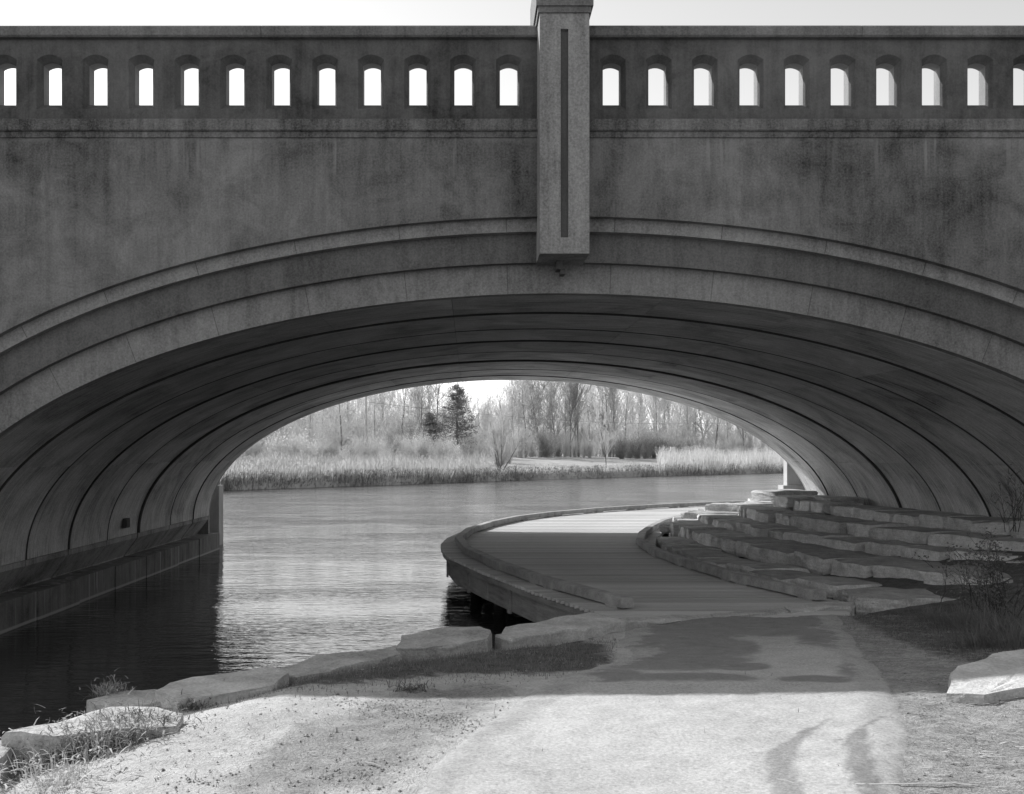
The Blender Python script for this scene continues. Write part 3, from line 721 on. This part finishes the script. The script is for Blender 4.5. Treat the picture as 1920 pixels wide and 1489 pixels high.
def stone_thing(name, outline_px, z, th, label, seed, group='flat stones edging the river bank', m='bankstone', rise=0.0):
    """slab whose top outline is read off the photograph at its level and given real thickness"""
    rs = random.Random(seed); pts = [px(u, v, z) for (u, v) in outline_px]
    ctr = sum(pts, Vector()) / len(pts)
    fine = []
    for a, b_ in zip(pts, pts[1:] + pts[:1]):
        k = max(2, int((b_ - a).length / 0.12))
        for i in range(k):
            p = a.lerp(b_, i / k); n_ = noise.noise_vector(p * 3.1 + Vector((seed, 0, 0))) * 0.05 + noise.noise_vector(p * 11 + Vector((seed, 5, 0))) * 0.02
            fine.append(p - ctr + Vector((n_.x, n_.y, 0)))
    n = len(fine); v, f = [], []
    rings = [(0.0, 0.0), (0.35, 0.0), (0.62, 0.0), (0.80, 0.0), (0.92, -0.002), (0.985, -0.006), (1.0, -0.028), (1.02, -th * 0.4), (1.0, -th * 0.7), (0.94, -th)]
    for (s, dz) in rings[1:]:
        for p in fine:
            q = p * s + ctr; nn = noise.noise(q * 1.7 + Vector((0, 0, seed))) * 0.030 + noise.noise(q * 5 + Vector((0, 0, seed))) * 0.014 + noise.noise(q * 13) * 0.006
            if dz < -0.02:
                w2 = noise.noise(Vector((q.x * 4, q.y * 4, dz * 6 + seed))) * 0.035; q = q + p.normalized() * w2
            v.append((q.x, q.y, z + dz + nn * (1 if dz > -0.1 else 0.3)))
    R_ = len(rings) - 1
    v.append((ctr.x, ctr.y, z)); ci = len(v) - 1
    for i in range(n): f.append((ci, i, (i + 1) % n))
    for r in range(R_ - 1):
        for i in range(n): f.append((r * n + i, (r + 1) * n + i, (r + 1) * n + (i + 1) % n, r * n + (i + 1) % n))
    me = bpy.data.meshes.new(name)
    me.from_pydata([(a - ctr.x, b_ - ctr.y, c - z) for (a, b_, c) in v], [], f)
    bm = bmesh.new(); bm.from_mesh(me); bmesh.ops.recalc_face_normals(bm, faces=bm.faces); bm.to_mesh(me); bm.free()
    o = link(name, me, M[m]); o.location = (ctr.x, ctr.y, z); tag(o, label, 'stone', group); return o
stone_thing('bank_stone', [(8, 1376), (120, 1352), (205, 1320), (300, 1322), (340, 1332), (318, 1358), (215, 1368), (140, 1372), (60, 1378)], 1.20, 1.5, 'sunlit flat stone with a shaded front face behind dry weeds, nearest the camera', 1)
stone_thing('bank_stone', [(160, 1312), (235, 1292), (295, 1290), (330, 1312), (240, 1322)], 1.0, 1.4, 'small low grey stone in shadow between two larger bank stones', 2)
stone_thing('bank_stone', [(292, 1296), (330, 1274), (420, 1258), (510, 1250), (545, 1262), (500, 1288), (420, 1300), (330, 1312)], 1.06, 1.5, 'long grey slab with a dark front edge, third bank stone from the left', 3)
stone_thing('bank_stone', [(512, 1256), (590, 1228), (690, 1216), (746, 1207), (750, 1226), (660, 1246), (560, 1268)], 1.02, 1.5, 'thin tapering bank slab in shadow left of the rounded boulder slab', 4)
stone_thing('bank_stone', [(738, 1212), (752, 1192), (830, 1178), (900, 1174), (922, 1182), (915, 1196), (860, 1206), (790, 1214)], 0.99, 1.5, 'rounded grey slab in shadow on the bank, second from the boardwalk', 5)
stone_thing('bank_stone', [(926, 1192), (950, 1178), (1040, 1158), (1105, 1144), (1172, 1160), (1130, 1174), (1040, 1184), (960, 1200)], 0.93, 1.5, 'pointed grey slab on the bank touching the near corner of the boardwalk', 6)
stone_thing('bank_stone', [(-160, 1425), (-60, 1395), (4, 1382), (20, 1400), (-20, 1440), (-120, 1470)], 1.14, 1.4, 'sunlit stone cut off by the left edge of the picture', 7)
g2 = 'flat slabs at the end of the path'
stone_thing('threshold_slab', [(1162, 1160), (1240, 1154), (1330, 1150), (1335, 1158), (1250, 1164), (1165, 1168)], 0.80, 0.4, 'thin pale slab edging the path in front of the left boardwalk kerb', 8, g2)
stone_thing('threshold_slab', [(1332, 1149), (1470, 1138), (1478, 1146), (1400, 1153), (1336, 1157)], 0.80, 0.4, 'narrow pale slab at the middle of the boardwalk entrance', 9, g2)
stone_thing('threshold_slab', [(1472, 1137), (1560, 1129), (1600, 1128), (1598, 1136), (1540, 1141), (1480, 1146)], 0.80, 0.4, 'pale slab edging the path in front of the right boardwalk kerb', 10, g2)
stone_thing('paving_slab', [(1778, 1285), (1790, 1242), (1860, 1228), (1990, 1208), (2120, 1235), (2000, 1275), (1850, 1290)], 1.25, 0.25, 'large flat pale slab at the right edge, half in sun', 12, 'loose slabs right of the path').rotation_euler = (0, -0.05, 0)

# ------------------------------------------------------------------ trees, shrubs and reeds beyond the river
def grow(tr, cr, rs, p, d, L, r, lev, maxlev, spread, nchild, tips, up=0.25, rmin=0.012):
    n = 5 if lev == 0 else 3
    mb_ = tr if lev == 0 else cr
    pts = [p.copy()]
    for i in range(n):
        d = (d + Vector((rs.uniform(-1, 1), rs.uniform(-1, 1), rs.uniform(-.4, .8) * (1 if lev else .3))) * (0.10 if lev == 0 else 0.22)).normalized()
        q = p + d * (L / n); r1 = max(rmin, r * (1 - 0.75 * (i + 1) / n)); r0 = max(rmin, r * (1 - 0.75 * i / n))
        mb_.tube(p, q, r0, r1, 5 if lev == 0 else 3); p = q; pts.append(p.copy())
    if lev == maxlev: tips.append(p.copy()); return
    for c in range(nchild[lev]):
        t = rs.uniform(0.12 if lev == 0 else 0.15, 1.0); k = min(n - 1, int(t * n)); q = pts[k].lerp(pts[k + 1], t * n - k)
        a = rs.uniform(0, 6.283); tilt = rs.uniform(0.6, 1.2) * spread
        ax = (pts[min(k + 1, n)] - pts[k]).normalized(); o = ax.orthogonal().normalized(); o2 = ax.cross(o)
        nd = (ax * math.cos(tilt) + (o * math.cos(a) + o2 * math.sin(a)) * math.sin(tilt) + Vector((0, 0, up))).normalized()
        grow(tr, cr, rs, q, nd, L * rs.uniform(0.38, 0.60) * (1.0 - 0.45 * t if lev == 0 else 1), max(rmin, r * (1 - 0.75 * t) * 0.62), lev + 1, maxlev, spread, nchild, tips, up, rmin)
def specks(mb_, rs, tips, n, s, sp):
    for i in range(n):
        c = rs.choice(tips) + Vector((rs.gauss(0, sp), rs.gauss(0, sp), rs.gauss(0, sp)))
        a = Vector((rs.gauss(0, 1), rs.gauss(0, 1), rs.gauss(0, 1))).normalized(); b_ = a.orthogonal().normalized(); k = s * rs.uniform(.5, 1.3)
        mb_.tri(c, c + a * k, c + b_ * k * 0.7)
def bare_tree(seed, H, spread, nchild, bark, twig, nspeck=900, maxlev=3, r=0.13, ss_=0.10):
    rs = random.Random(seed); root = empty('bare_tree')
    tr, cr, tips = MB(), MB(), []
    grow(tr, cr, rs, Vector((0, 0, -0.15)), Vector((rs.uniform(-.06, .06), rs.uniform(-.06, .06), 1)), H, r, 0, maxlev, spread, nchild, tips)
    specks(cr, rs, tips, nspeck, ss_, 0.22)
    tr.build('trunk', M[bark], root); cr.build('crown', M[twig], root); return root
protos = [bare_tree(1, 10, 0.75, (17, 7, 5), 'bark', 'twig'), bare_tree(2, 10, 0.55, (20, 6, 5), 'pale_bark', 'twig'), bare_tree(3, 10, 0.9, (14, 8, 5), 'bark', 'dark_twig', 500),
          bare_tree(4, 10, 0.6, (18, 7, 5), 'bark', 'twig', 1500), bare_tree(5, 10, 0.7, (22, 6, 4), 'pale_bark', 'twig', 2200, ss_=0.13), bare_tree(6, 10, 0.45, (18, 6, 4), 'bark', 'dark_twig', 300)]
def on_bank(u, D):             # picture column u and distance D behind the shoreline
    Y = 100.0
    for _ in range(40): Y = 0.5 * Y + 0.5 * (shore((u - VX) / F * Y) + D)
    x = (u - VX) / F * Y; return Vector((x, Y, fz(x, D)))
rs = random.Random(77)
LB = {0: 'spreading grey bare tree in the wood beyond the lawn', 1: 'slender pale bare tree in the wood beyond the lawn', 2: 'wide dark-twigged bare tree in the wood beyond the lawn',
      3: 'bushy bare tree in the wood beyond the lawn', 4: 'pale tree with dry leaves in the wood beyond the lawn', 5: 'narrow dark bare tree in the wood beyond the lawn'}
used = set()
def place(u):
    for e, n_ in ((520, 'near the left arch foot'), (640, 'left of the utility pole'), (760, 'right of the utility pole'), (850, 'left of the layered evergreen'), (930, 'behind the layered evergreen'),
                  (1020, 'behind the willow'), (1110, 'right of the willow'), (1180, 'behind the young tree'), (1260, 'behind the dark shrubs'), (1360, 'behind the right-hand reeds')):
        if u < e: return n_
    return 'near the right arch foot'
def plant(kind, u, D, top, rs):
    p = on_bank(u, D); hgt = (VY - top) * p.y / F + EYE - p.z
    o = protos[kind] if kind not in used else copy_tree(protos[kind]); used.add(kind)
    o.location = p; s = hgt / 11.2; w_ = s * rs.uniform(0.85, 1.15); o.scale = (w_, w_, s); o.rotation_euler = (0, 0, rs.uniform(0, 6.28))
    tag(o, LB[kind].replace('in the wood beyond the lawn', ('deep in the wood ' if D > 62 else 'at the wood edge ') + place(u)), 'tree', 'bare trees of the wood beyond the lawn'); return o
def top_at(u, rs):
    if 880 < u < 945: return rs.uniform(752, 775)
    if 840 < u <= 880: return rs.uniform(735, 760)
    return rs.uniform(690, 728)
u = 425.0
while u < 1490:
    plant(rs.choice((0, 1, 2, 3, 4, 5, 3, 1)), u, rs.uniform(42, 60), top_at(u, rs), rs); u += rs.uniform(16, 34)
u = 428.0
while u < 1490:
    plant(rs.choice((0, 1, 3, 4, 4, 0)), u, rs.uniform(64, 95), top_at(u, rs) - 4, rs); u += rs.uniform(14, 28)
for (u, D, top, k) in ((1012, 44, 705, 2), (1040, 45, 700, 2), (1070, 44, 708, 5), (1085, 46, 700, 5), (985, 45, 712, 0), (1150, 46, 700, 5), (960, 47, 716, 1), (640, 30, 720, 0), (790, 34, 725, 2)): plant(k, u, D, top, rs)

def shrub_mesh(seed, stems, H, spread, sub, r=0.02, speck=0, tw=0.5, fork=4):
    rs = random.Random(seed); m = MB(); tips = []
    for i in range(stems):
        a = rs.uniform(0, 6.283); t = abs(rs.gauss(0, spread)); d = Vector((math.cos(a) * math.sin(t), math.sin(a) * math.sin(t), math.cos(t)))
        p = Vector((rs.gauss(0, .12), rs.gauss(0, .12), -0.05)); L = H * rs.uniform(0.6, 1.0); rr = r * rs.uniform(.6, 1.2)
        for k in range(fork):
            d = (d + Vector((rs.gauss(0, .10), rs.gauss(0, .10), .08))).normalized(); q = p + d * L / fork
            m.tube(p, q, rr * (1 - k / (fork + .5)), rr * (1 - (k + 1) / (fork + .5)), 3)
            for s in range(sub):
                e = (d + Vector((rs.gauss(0, .5), rs.gauss(0, .5), rs.gauss(.2, .3)))).normalized(); b0 = p.lerp(q, rs.random()); e1 = b0 + e * L * tw * rs.uniform(.3, .8)
                m.tube(b0, e1, rr * 0.38, rr * 0.16, 3); tips.append(e1)
                if sub > 3: e2 = (e + Vector((rs.gauss(0, .5), rs.gauss(0, .5), .2))).normalized(); bb = b0.lerp(e1, .5); m.tube(bb, bb + e2 * L * tw * .4, rr * .25, rr * .14, 3)
            p = q
    if speck: specks(m, rs, tips, speck, 0.09, 0.12)
    me = bpy.data.meshes.new('shrub'); me.from_pydata([tuple(v) for v in m.v], [], m.f); return me
SM = [(shrub_mesh(21, 40, 3.0, .35, 4, .022, 900), 'twig', 'pale twiggy thicket shrub below the bare trees'), (shrub_mesh(22, 50, 2.6, .5, 4, .018, 700), 'dark_twig', 'dark twiggy thicket shrub below the bare trees'),
      (shrub_mesh(23, 55, 3.2, .28, 3, .02, 1300), 'twig', 'tall pale leafy thicket shrub below the bare trees')]
for me_, m_, l_ in SM: me_.materials.append(M[m_])
def shrub(k, u, D, s, label=None, group='thicket shrubs below the wood', name='shrub'):
    me_, m_, l_ = SM[k]; o = bpy.data.objects.new(name, me_); col.objects.link(o); p = on_bank(u, D); o.location = p
    o.scale = (s, s, s * rs.uniform(.85, 1.1)); o.rotation_euler = (0, 0, rs.uniform(0, 6.28)); tag(o, label or l_.replace('below the bare trees', ('among the reeds ' if D < 30 else 'below the trees ' if D < 55 else 'deep in the wood ') + place(u)), 'shrub', group)
u = 415.0
while u < 960:
    shrub(rs.choice((0, 2, 0, 2, 1)), u, rs.uniform(14, 26), rs.uniform(0.75, 1.15)); u += rs.uniform(9, 18)
u = 430.0
while u < 1480:
    shrub(rs.choice((0, 2, 1, 0, 2)), u, rs.uniform(38, 52), rs.uniform(0.9, 1.6)); u += rs.uniform(9, 18)
u = 430.0
while u < 1480:
    shrub(rs.choice((0, 2, 0, 2)), u, rs.uniform(60, 75), rs.uniform(1.6, 2.6)); u += rs.uniform(12, 20)
for u in (1165, 1180, 1195, 1210, 1225, 1240): shrub(1, u, rs.uniform(34, 38), rs.uniform(1.15, 1.5), 'rounded dark shrub at the far edge of the lawn', 'dark shrubs at the lawn edge')

# evergreen with tiered drooping boughs
def evergreen(u, D, top, wid, seed, label):
    rs2 = random.Random(seed); p = on_bank(u, D); H = (VY - top) * p.y / F + EYE - p.z; W = wid * p.y / F / 2
    root = empty('evergreen_tree', p, label, 'tree'); tr = MB(); tr.tube((0, 0, -.1), (0, 0, H * .6), .16, .10, 7); tr.tube((0, 0, H * .6), (0, 0, H * .97), .10, .02, 6)
    lf = MB()
    for i in range(95):
        t = (i + rs2.random()) / 95; z = H * (0.14 + 0.84 * t); rad = W * (0.55 + 0.5 * math.sin(math.pi * min(1, t * 1.15 + .12))) * (1 - 0.55 * t ** 3) * rs2.uniform(.6, 1.1); a = rs2.uniform(0, 6.283)
        dirv = Vector((math.cos(a), math.sin(a), rs2.uniform(-.05, .35))); e = Vector((0, 0, z)) + dirv * rad; tr.tube((0, 0, z), e, .035, .012, 3)
        for k in range(42):
            f = rs2.uniform(0.25, 1.05); c = Vector((0, 0, z)).lerp(e, f) + Vector((rs2.gauss(0, .22), rs2.gauss(0, .22), rs2.gauss(0, .13))); v = Vector((rs2.gauss(0, 1), rs2.gauss(0, 1), rs2.gauss(0.1, .5))).normalized(); o_ = v.orthogonal().normalized(); s = rs2.uniform(.09, .2)
            lf.tri(c - o_ * s * .5, c + o_ * s * .5, c + v * s * 1.5)
    for m_, nm, mm in ((tr, 'trunk', 'bark'), (lf, 'crown', 'needle')):
        o = m_.build(nm, M[mm]); o.parent = root; o.location = (0, 0, 0)
evergreen(857, 27, 722, 84, 5, 'dark evergreen tree with layered boughs left of the sky gap')
evergreen(806, 29, 775, 62, 6, 'low dark evergreen beside the taller layered evergreen')
# willow at the water, young staked tree on the lawn
def multi(u, D, top, wid, seed, label, name, stems, bark, twig):
    rs2 = random.Random(seed); p = on_bank(u, D); H = (VY - top) * p.y / F + EYE - p.z; W = wid * p.y / F / 2
    root = empty(name, p, label, 'tree'); tr, cr, tips = MB(), MB(), []
    for i in range(stems):
        a = 6.283 * i / stems + rs2.uniform(-.3, .3); lean = W / H * rs2.uniform(.35, 1.1)
        grow(tr, cr, rs2, Vector((rs2.gauss(0, .1), rs2.gauss(0, .1), -.1)), Vector((math.cos(a) * lean, math.sin(a) * lean * .8, 1)).normalized(), H * rs2.uniform(.75, 1), .075, 0, 3, .5, (9, 5, 4), tips, .3, .009)
    specks(cr, rs2, tips, 500, .07, .15)
    for m_, nm, mm in ((tr, 'trunk', bark), (cr, 'crown', twig)):
        o = m_.build(nm, M[mm]); o.parent = root; o.location = (0, 0, 0)
multi(938, 2.6, 782, 125, 8, 'many-stemmed bare willow fanning out at the far waterline', 'willow_tree', 7, 'bark', 'twig')
root = bare_tree(31, 5.2, 0.5, (16, 6, 3), 'shade', 'twig', 200, r=0.05); p = on_bank(1137, 6.5); root.name = 'young_tree'; root.location = p
root.scale = (1, 1, ((VY - 768) * p.y / F + EYE - p.z) / 5.7); tag(root, 'small young tree with thin dark trunk standing alone on the lawn', 'tree')

def reeds(name, u0, u1, d0, d1, n, h, w_, seed, label, m='reed', lean=.18):
    rs2 = random.Random(seed); b = MB()
    for i in range(n):
        u = rs2.uniform(u0, u1); D = d0 + (d1 - d0) * rs2.random() ** 1.4; p = on_bank(u, D); k = 0.65 + 0.5 * noise.noise(Vector((p.x * .35, p.y * .35, seed)))
        L = h * max(.3, k + rs2.uniform(-.15, .25)); d = Vector((rs2.gauss(0, lean), rs2.gauss(0, lean), 1)).normalized()
        b.blade(p + Vector((0, 0, -.08)), d, w_ * rs2.uniform(.7, 1.5), L, (rs2.gauss(0, .3), rs2.gauss(0, .3), -.12), 3)
        if rs2.random() < .4: q = p + d * L * .9; b.tube(q, q + Vector((rs2.gauss(.05, .08), 0, .16)), .03, .01, 3)
    tag(b.build(name, M[m]), label, kind='stuff')
reeds('reeds', 395, 920, 0.2, 13, 9000, 1.9, .035, 3, 'tall dry reeds along the far bank on the left')
reeds('reeds', 1235, 1560, 0.3, 16, 7000, 2.7, .05, 4, 'tall pale reeds on the far bank at the right')
reeds('bank_grass', 395, 1560, -0.15, 1.8, 9000, 0.75, .04, 5, 'rough grass overhanging the far waterline', 'blade', .35)
reeds('bank_grass', 860, 1330, 1.2, 5.5, 4500, 0.7, .04, 6, 'rough pale grass tufts on the far bank before the lawn', 'reed', .35)
# utility pole with wires, gable of a house, small white post
p = on_bank(686, 20); up = empty('utility_pole', p, 'thin pale utility pole rising from the reeds', 'pole'); Hh = (VY - 742) * p.y / F + EYE - p.z
for nm, fn, mm in (('pole', lambda b: b.tube((0, 0, -.1), (0, 0, Hh), .12, .09, 8), 'pale_bark'),):
    b = MB(); fn(b); o = b.build(nm, M[mm]); o.parent = up; o.location = (0, 0, 0)
q = on_bank(1500, 34); b = MB(); n = 40
for k in range(n):
    f0, f1 = k / n, (k + 1) / n
    def wp(f): c = Vector((p.x, p.y, p.z + Hh - .62)).lerp(Vector((q.x, q.y, q.z + Hh)), f); c.z -= 1.6 * 4 * f * (1 - f); return c
    b.tube(wp(f0), wp(f1), .02, .02, 4)
tag(b.build('power_line', M['metal']), 'thin wire hanging from the utility pole across the trees', 'wire')
p = on_bank(806, 62); hs = empty('house', p, 'pale gabled house half hidden among the trees', 'house')
for nm, mm in (('wall', 'white'), ('roof', 'roof'), ('window', 'metal')):
    b = MB()
    if nm == 'wall':
        b.box(-3, 3, 0, 7, 0, 3); b.v += [(-3, 0, 3), (3, 0, 3), (0, 0, 5.2), (-3, 7, 3), (3, 7, 3), (0, 7, 5.2)]; b.f += [(8, 9, 10), (12, 11, 13)]
    elif nm == 'roof':
        for s in (-1, 1): b.quad((s * 3.4, -.3, 2.75), (0, -.3, 5.3), (0, 7.3, 5.3), (s * 3.4, 7.3, 2.75)); b.quad((s * 3.4, -.3, 2.6), (0, -.3, 5.15), (0, -.3, 5.3), (s * 3.4, -.3, 2.75))
    else: b.box(-.6, .6, -.03, .02, 1.0, 2.3)
    o = b.build(nm, M[mm]); o.parent = hs; o.location = (0, 0, 0)
p = on_bank(1261, 24); b = MB(); b.box(-.18, .18, -.18, .18, 0, 1.5); b.box(-.32, .32, -.32, .32, 1.5, 2.1); o = b.build('nest_box', M['white']); o.location = p; tag(o, 'small white box on a post among the pale reeds', 'nest box')

# ------------------------------------------------------------------ near plants and litter
def clump(u, v, z, n, h, spread, seed, label, m='blade', lean=.75, group=None, w_=.0045, name='weed_clump', leafy=0):
    rs2 = random.Random(seed); b = MB()
    for i in range(n):
        a = rs2.uniform(0, 6.283); r_ = abs(rs2.gauss(0, spread)); t = abs(rs2.gauss(0, lean))
        d = Vector((math.cos(a) * math.sin(t), math.sin(a) * math.sin(t), math.cos(t))); b.blade((math.cos(a) * r_, math.sin(a) * r_, -0.02), d, w_ * rs2.uniform(.6, 1.6), h * rs2.uniform(.4, 1.1), (rs2.gauss(0, .5), rs2.gauss(0, .5), -.5), 4)
    for i in range(leafy):
        c = Vector((rs2.gauss(0, spread * 1.1), rs2.gauss(0, spread), abs(rs2.gauss(0, h * .36)))); d = Vector((rs2.gauss(0, 1), rs2.gauss(0, 1), rs2.gauss(.2, .7))).normalized()
        b.blade(c, d, rs2.uniform(.005, .012), rs2.uniform(.03, .10), (rs2.gauss(0, .8), rs2.gauss(0, .8), -.7), 3)
    o = b.build(name, M[m]); o.location = px(u, v, z); o.location.z = z; return tag(o, label, 'weeds', group)
def zat(u, v):
    z = 1.1
    for _ in range(25): q = px(u, v, z); z = 0.5 * z + 0.5 * gz(q.x, q.y)
    return z
CL = [(40, 1438, 260, .17, .16, 'dry weeds at the lower left corner in front of the sunlit stone'), (130, 1425, 320, .22, .13, 'dry weeds against the shaded face of the sunlit stone'), (205, 1410, 300, .26, .12, 'thick leaning weeds at the middle of the sunlit stone'),
      (262, 1388, 330, .22, .13, 'dense dark weeds at the right end of the sunlit stone'), (120, 1468, 260, .14, .2, 'low grass on the sunlit ground at the bottom left'), (360, 1330, 120, .08, .06, 'small grass tuft on the shadow edge right of the sunlit stone'),
      (430, 1304, 160, .10, .10, 'grass tuft beside the dark edge of the long bank slab'), (490, 1292, 120, .09, .08, 'grass tuft at the right end of the long bank slab'), (205, 1304, 60, .16, .06, 'small leafy sprig beside the low shaded stone'),
      (770, 1295, 90, .05, .06, 'tiny grass tuft on the shadow edge below the rounded slab')]
for i, (u, v, n, h, s_, l) in enumerate(CL):
    clump(u, v, zat(u, v) if i != 8 else .98, n if i < 5 else n * 2, h, s_, 100 + i, l, 'leafdry' if i in (1, 3) else 'blade' if i % 2 else 'straw', leafy=1300 if i < 4 else 500 if i == 4 else 160, group='weed clumps along the river bank')['kind'] = 'stuff'
# bush at the right in front of the terrace
def bush(u, v, z, seed, label, H=.75, stems=16, leaves=420, spread=.5):
    rs2 = random.Random(seed); c = px(u, v, z); root = empty('bush', c, label, 'bush'); st, lf, tips = MB(), MB(), []
    for i in range(stems):
        a = rs2.uniform(0, 6.283); t = abs(rs2.gauss(0, spread)); d = Vector((math.cos(a) * math.sin(t), math.sin(a) * math.sin(t), math.cos(t))); p = Vector((rs2.gauss(0, .15), rs2.gauss(0, .15), -.05)); L = H * rs2.uniform(.6, 1.15)
        for k in range(5):
            d = (d + Vector((rs2.gauss(0, .14), rs2.gauss(0, .14), .03))).normalized(); q = p + d * L / 5; st.tube(p, q, .006 * (1 - k / 6), .006 * (1 - (k + 1) / 6), 4)
            for s in range(2): e = q + (d + Vector((rs2.gauss(0, .7), rs2.gauss(0, .7), .1))).normalized() * L * rs2.uniform(.1, .3); st.tube(q, e, .003, .0015, 3); tips.append(e)
            p = q
    for i in range(leaves):
        c_ = rs2.choice(tips) + Vector((rs2.gauss(0, .03), rs2.gauss(0, .03), rs2.gauss(0, .03))); v_ = Vector((rs2.gauss(0, 1), rs2.gauss(0, 1), rs2.gauss(0, .6))).normalized(); o_ = v_.orthogonal().normalized(); s = rs2.uniform(.022, .05)
        lf.quad(c_, c_ + v_ * s * .5 + o_ * s * .3, c_ + v_ * s, c_ + v_ * s * .5 - o_ * s * .3)
    for m_, nm, mm in ((st, 'stems', 'shade'), (lf, 'leaves', 'leafdry')):
        o = m_.build(nm, M[mm]); o.parent = root; o.location = (0, 0, 0)
bush(1882, 1150, .95, 41, 'leafy bush with thin stems in front of the terrace at the right edge', .85, 22, 900)
bush(1830, 1135, .92, 42, 'sparse twiggy sapling left of the leafy bush', .75, 6, 90, .35)
bush(1905, 990, 1.55, 43, 'bare twiggy bush on the top of the terrace by the arch', .9, 14, 60, .45)
clump(1430, 962, .80, 40, .8, .5, 300, 'thin dry stalks rising behind the far end of the terrace', 'straw', .25, None, .008, 'dry_stalks')['kind'] = 'stuff'
for i, (u, v, h) in enumerate(((1870, 1190, .42), (1810, 1180, .35), (1750, 1165, .22), (1910, 1215, .4), (1840, 1215, .3))):
    clump(u, v, zat(u, v), 420, h, .26, 310 + i, ['tangled long grass below the leafy bush', 'tangled long grass in front of the large pale terrace stone', 'short rank grass before the lowest terrace stone', 'tangled grass behind the flat pale slab at the right edge', 'matted grass between the slab and the terrace'][i], 'blade', .85, 'tangled grass below the terrace', .006, 'grass_tangle')['kind'] = 'stuff'
# countless small stuff
def scatter(n, f, seed):
    rs2 = random.Random(seed); out = []
    while len(out) < n:
        y_ = 3.6 + 9.2 * rs2.random() ** 1.3; x_ = rs2.uniform(-3.4, 7.2)
        if interp(BANK, y_) + 0.35 > x_: continue
        if rs2.random() < f(x_, y_): out.append((x_, y_, gz(x_, y_), rs2))
    return out
def onpath(x_, y_): return interp(PL, y_) < x_ < interp(PR, y_)
gb = MB()
for (x_, y_, z_, r_) in scatter(26000, lambda a, b_: (0.002 if onpath(a, b_) else (1.0 * grass_at(a, b_) + 0.012)), 61):
    d = Vector((r_.gauss(0, .5), r_.gauss(0, .5), 1)).normalized(); gb.blade((x_, y_, z_ - .01), d, .006, r_.uniform(.02, .07), (r_.gauss(0, .5), r_.gauss(0, .5), -.4), 2)
tag(gb.build('grass', M['blade']), 'short rough grass growing on the earth bank', kind='stuff')
sb = MB()
for (x_, y_, z_, r_) in scatter(9000, lambda a, b_: 0.008 if onpath(a, b_) else (0.15 + straw_at(a, b_)) * ss(3.0, 3.6, a + 0.25 * (9 - b_)) + .02, 62):
    a = r_.uniform(-.6, .6) + (math.pi if r_.random() < .5 else 0); L = r_.uniform(.02, .09) if r_.random() < .985 else r_.uniform(.2, .4); d = Vector((math.cos(a), math.sin(a), r_.uniform(-.05, .12)))
    sb.blade((x_, y_, z_ + .012), d, r_.uniform(.003, .008), L, (0, 0, -.1), 2)
tag(sb.build('straw_litter', M['straw']), 'scattered straw and dead stalks right of the path', kind='stuff')
pb = MB()
def lump(b, c, r_, rs2):
    k = len(b.v); q = [(1, 0, 0), (-1, 0, 0), (0, 1, 0), (0, -1, 0), (0, 0, .5), (0, 0, -.5)]
    b.v += [Vector(c) + Vector(v) * r_ * rs2.uniform(.6, 1.2) for v in q]; b.f += [tuple(k + i for i in f) for f in ((0, 2, 4), (2, 1, 4), (1, 3, 4), (3, 0, 4), (2, 0, 5), (1, 2, 5), (3, 1, 5), (0, 3, 5))]
for (x_, y_, z_, r_) in scatter(5200, lambda a, b_: .12 if onpath(a, b_) else .8, 63): lump(pb, (x_, y_, z_ + .006), min(.018, .003 + abs(r_.gauss(0, .0045))), r_)
tag(pb.build('gravel', M['pebble']), 'small stones scattered over path and earth', kind='stuff')
cb = MB(); rs2 = random.Random(64)
for (u0, v0, u1, v1, n, wd) in ((640, 1312, 900, 1372, 330, .10), (760, 1360, 880, 1345, 120, .16), (560, 1470, 760, 1430, 150, .12), (310, 1475, 420, 1462, 60, .05), (700, 1330, 860, 1300, 90, .1)):
    for i in range(n):
        f = rs2.random(); u_, v_ = lerp(u0, u1, f), lerp(v0, v1, f); q = px(u_, v_, zat(u_, v_)); x_, y_ = q.x + rs2.gauss(0, wd), q.y + rs2.gauss(0, wd); lump(cb, (x_, y_, gz(x_, y_) + .004), rs2.uniform(.003, .011), rs2)
tag(cb.build('earth_clods', M['clod']), 'churned earth clods of tyre tracks beside the path', kind='stuff')


for i, (a, c, l) in enumerate((((1415, 1448), (1505, 1478), 'pale dry stalk slanting on the litter at the bottom right'), ((1502, 1478), (1835, 1476), 'long pale stick lying level at the bottom right'), ((1698, 1335), (1735, 1344), 'short pale stick at the right edge of the path'), ((685, 1433), (715, 1440), 'short white stick on the earth left of the path'))):
    p0, p1 = (px(*q, zat(*q)) for q in (a, c)); b = MB(); n = 6
    for k in range(n):
        f0, f1 = k / n, (k + 1) / n; g0, g1 = p0.lerp(p1, f0), p0.lerp(p1, f1); g0.z = gz(g0.x, g0.y) + .014; g1.z = gz(g1.x, g1.y) + .014; b.tube(g0, g1, .007 * (1.2 - .5 * f0), .007 * (1.2 - .5 * f1), 6)
    b.v = [Vector((v.x, v.y, gz(v.x, v.y) + .011 + (v.z - gz(v.x, v.y) - .014) * .3)) for v in b.v]
    tag(b.build('dry_stick', M['straw'], merge=True), l, 'stick', 'dry sticks on the ground')
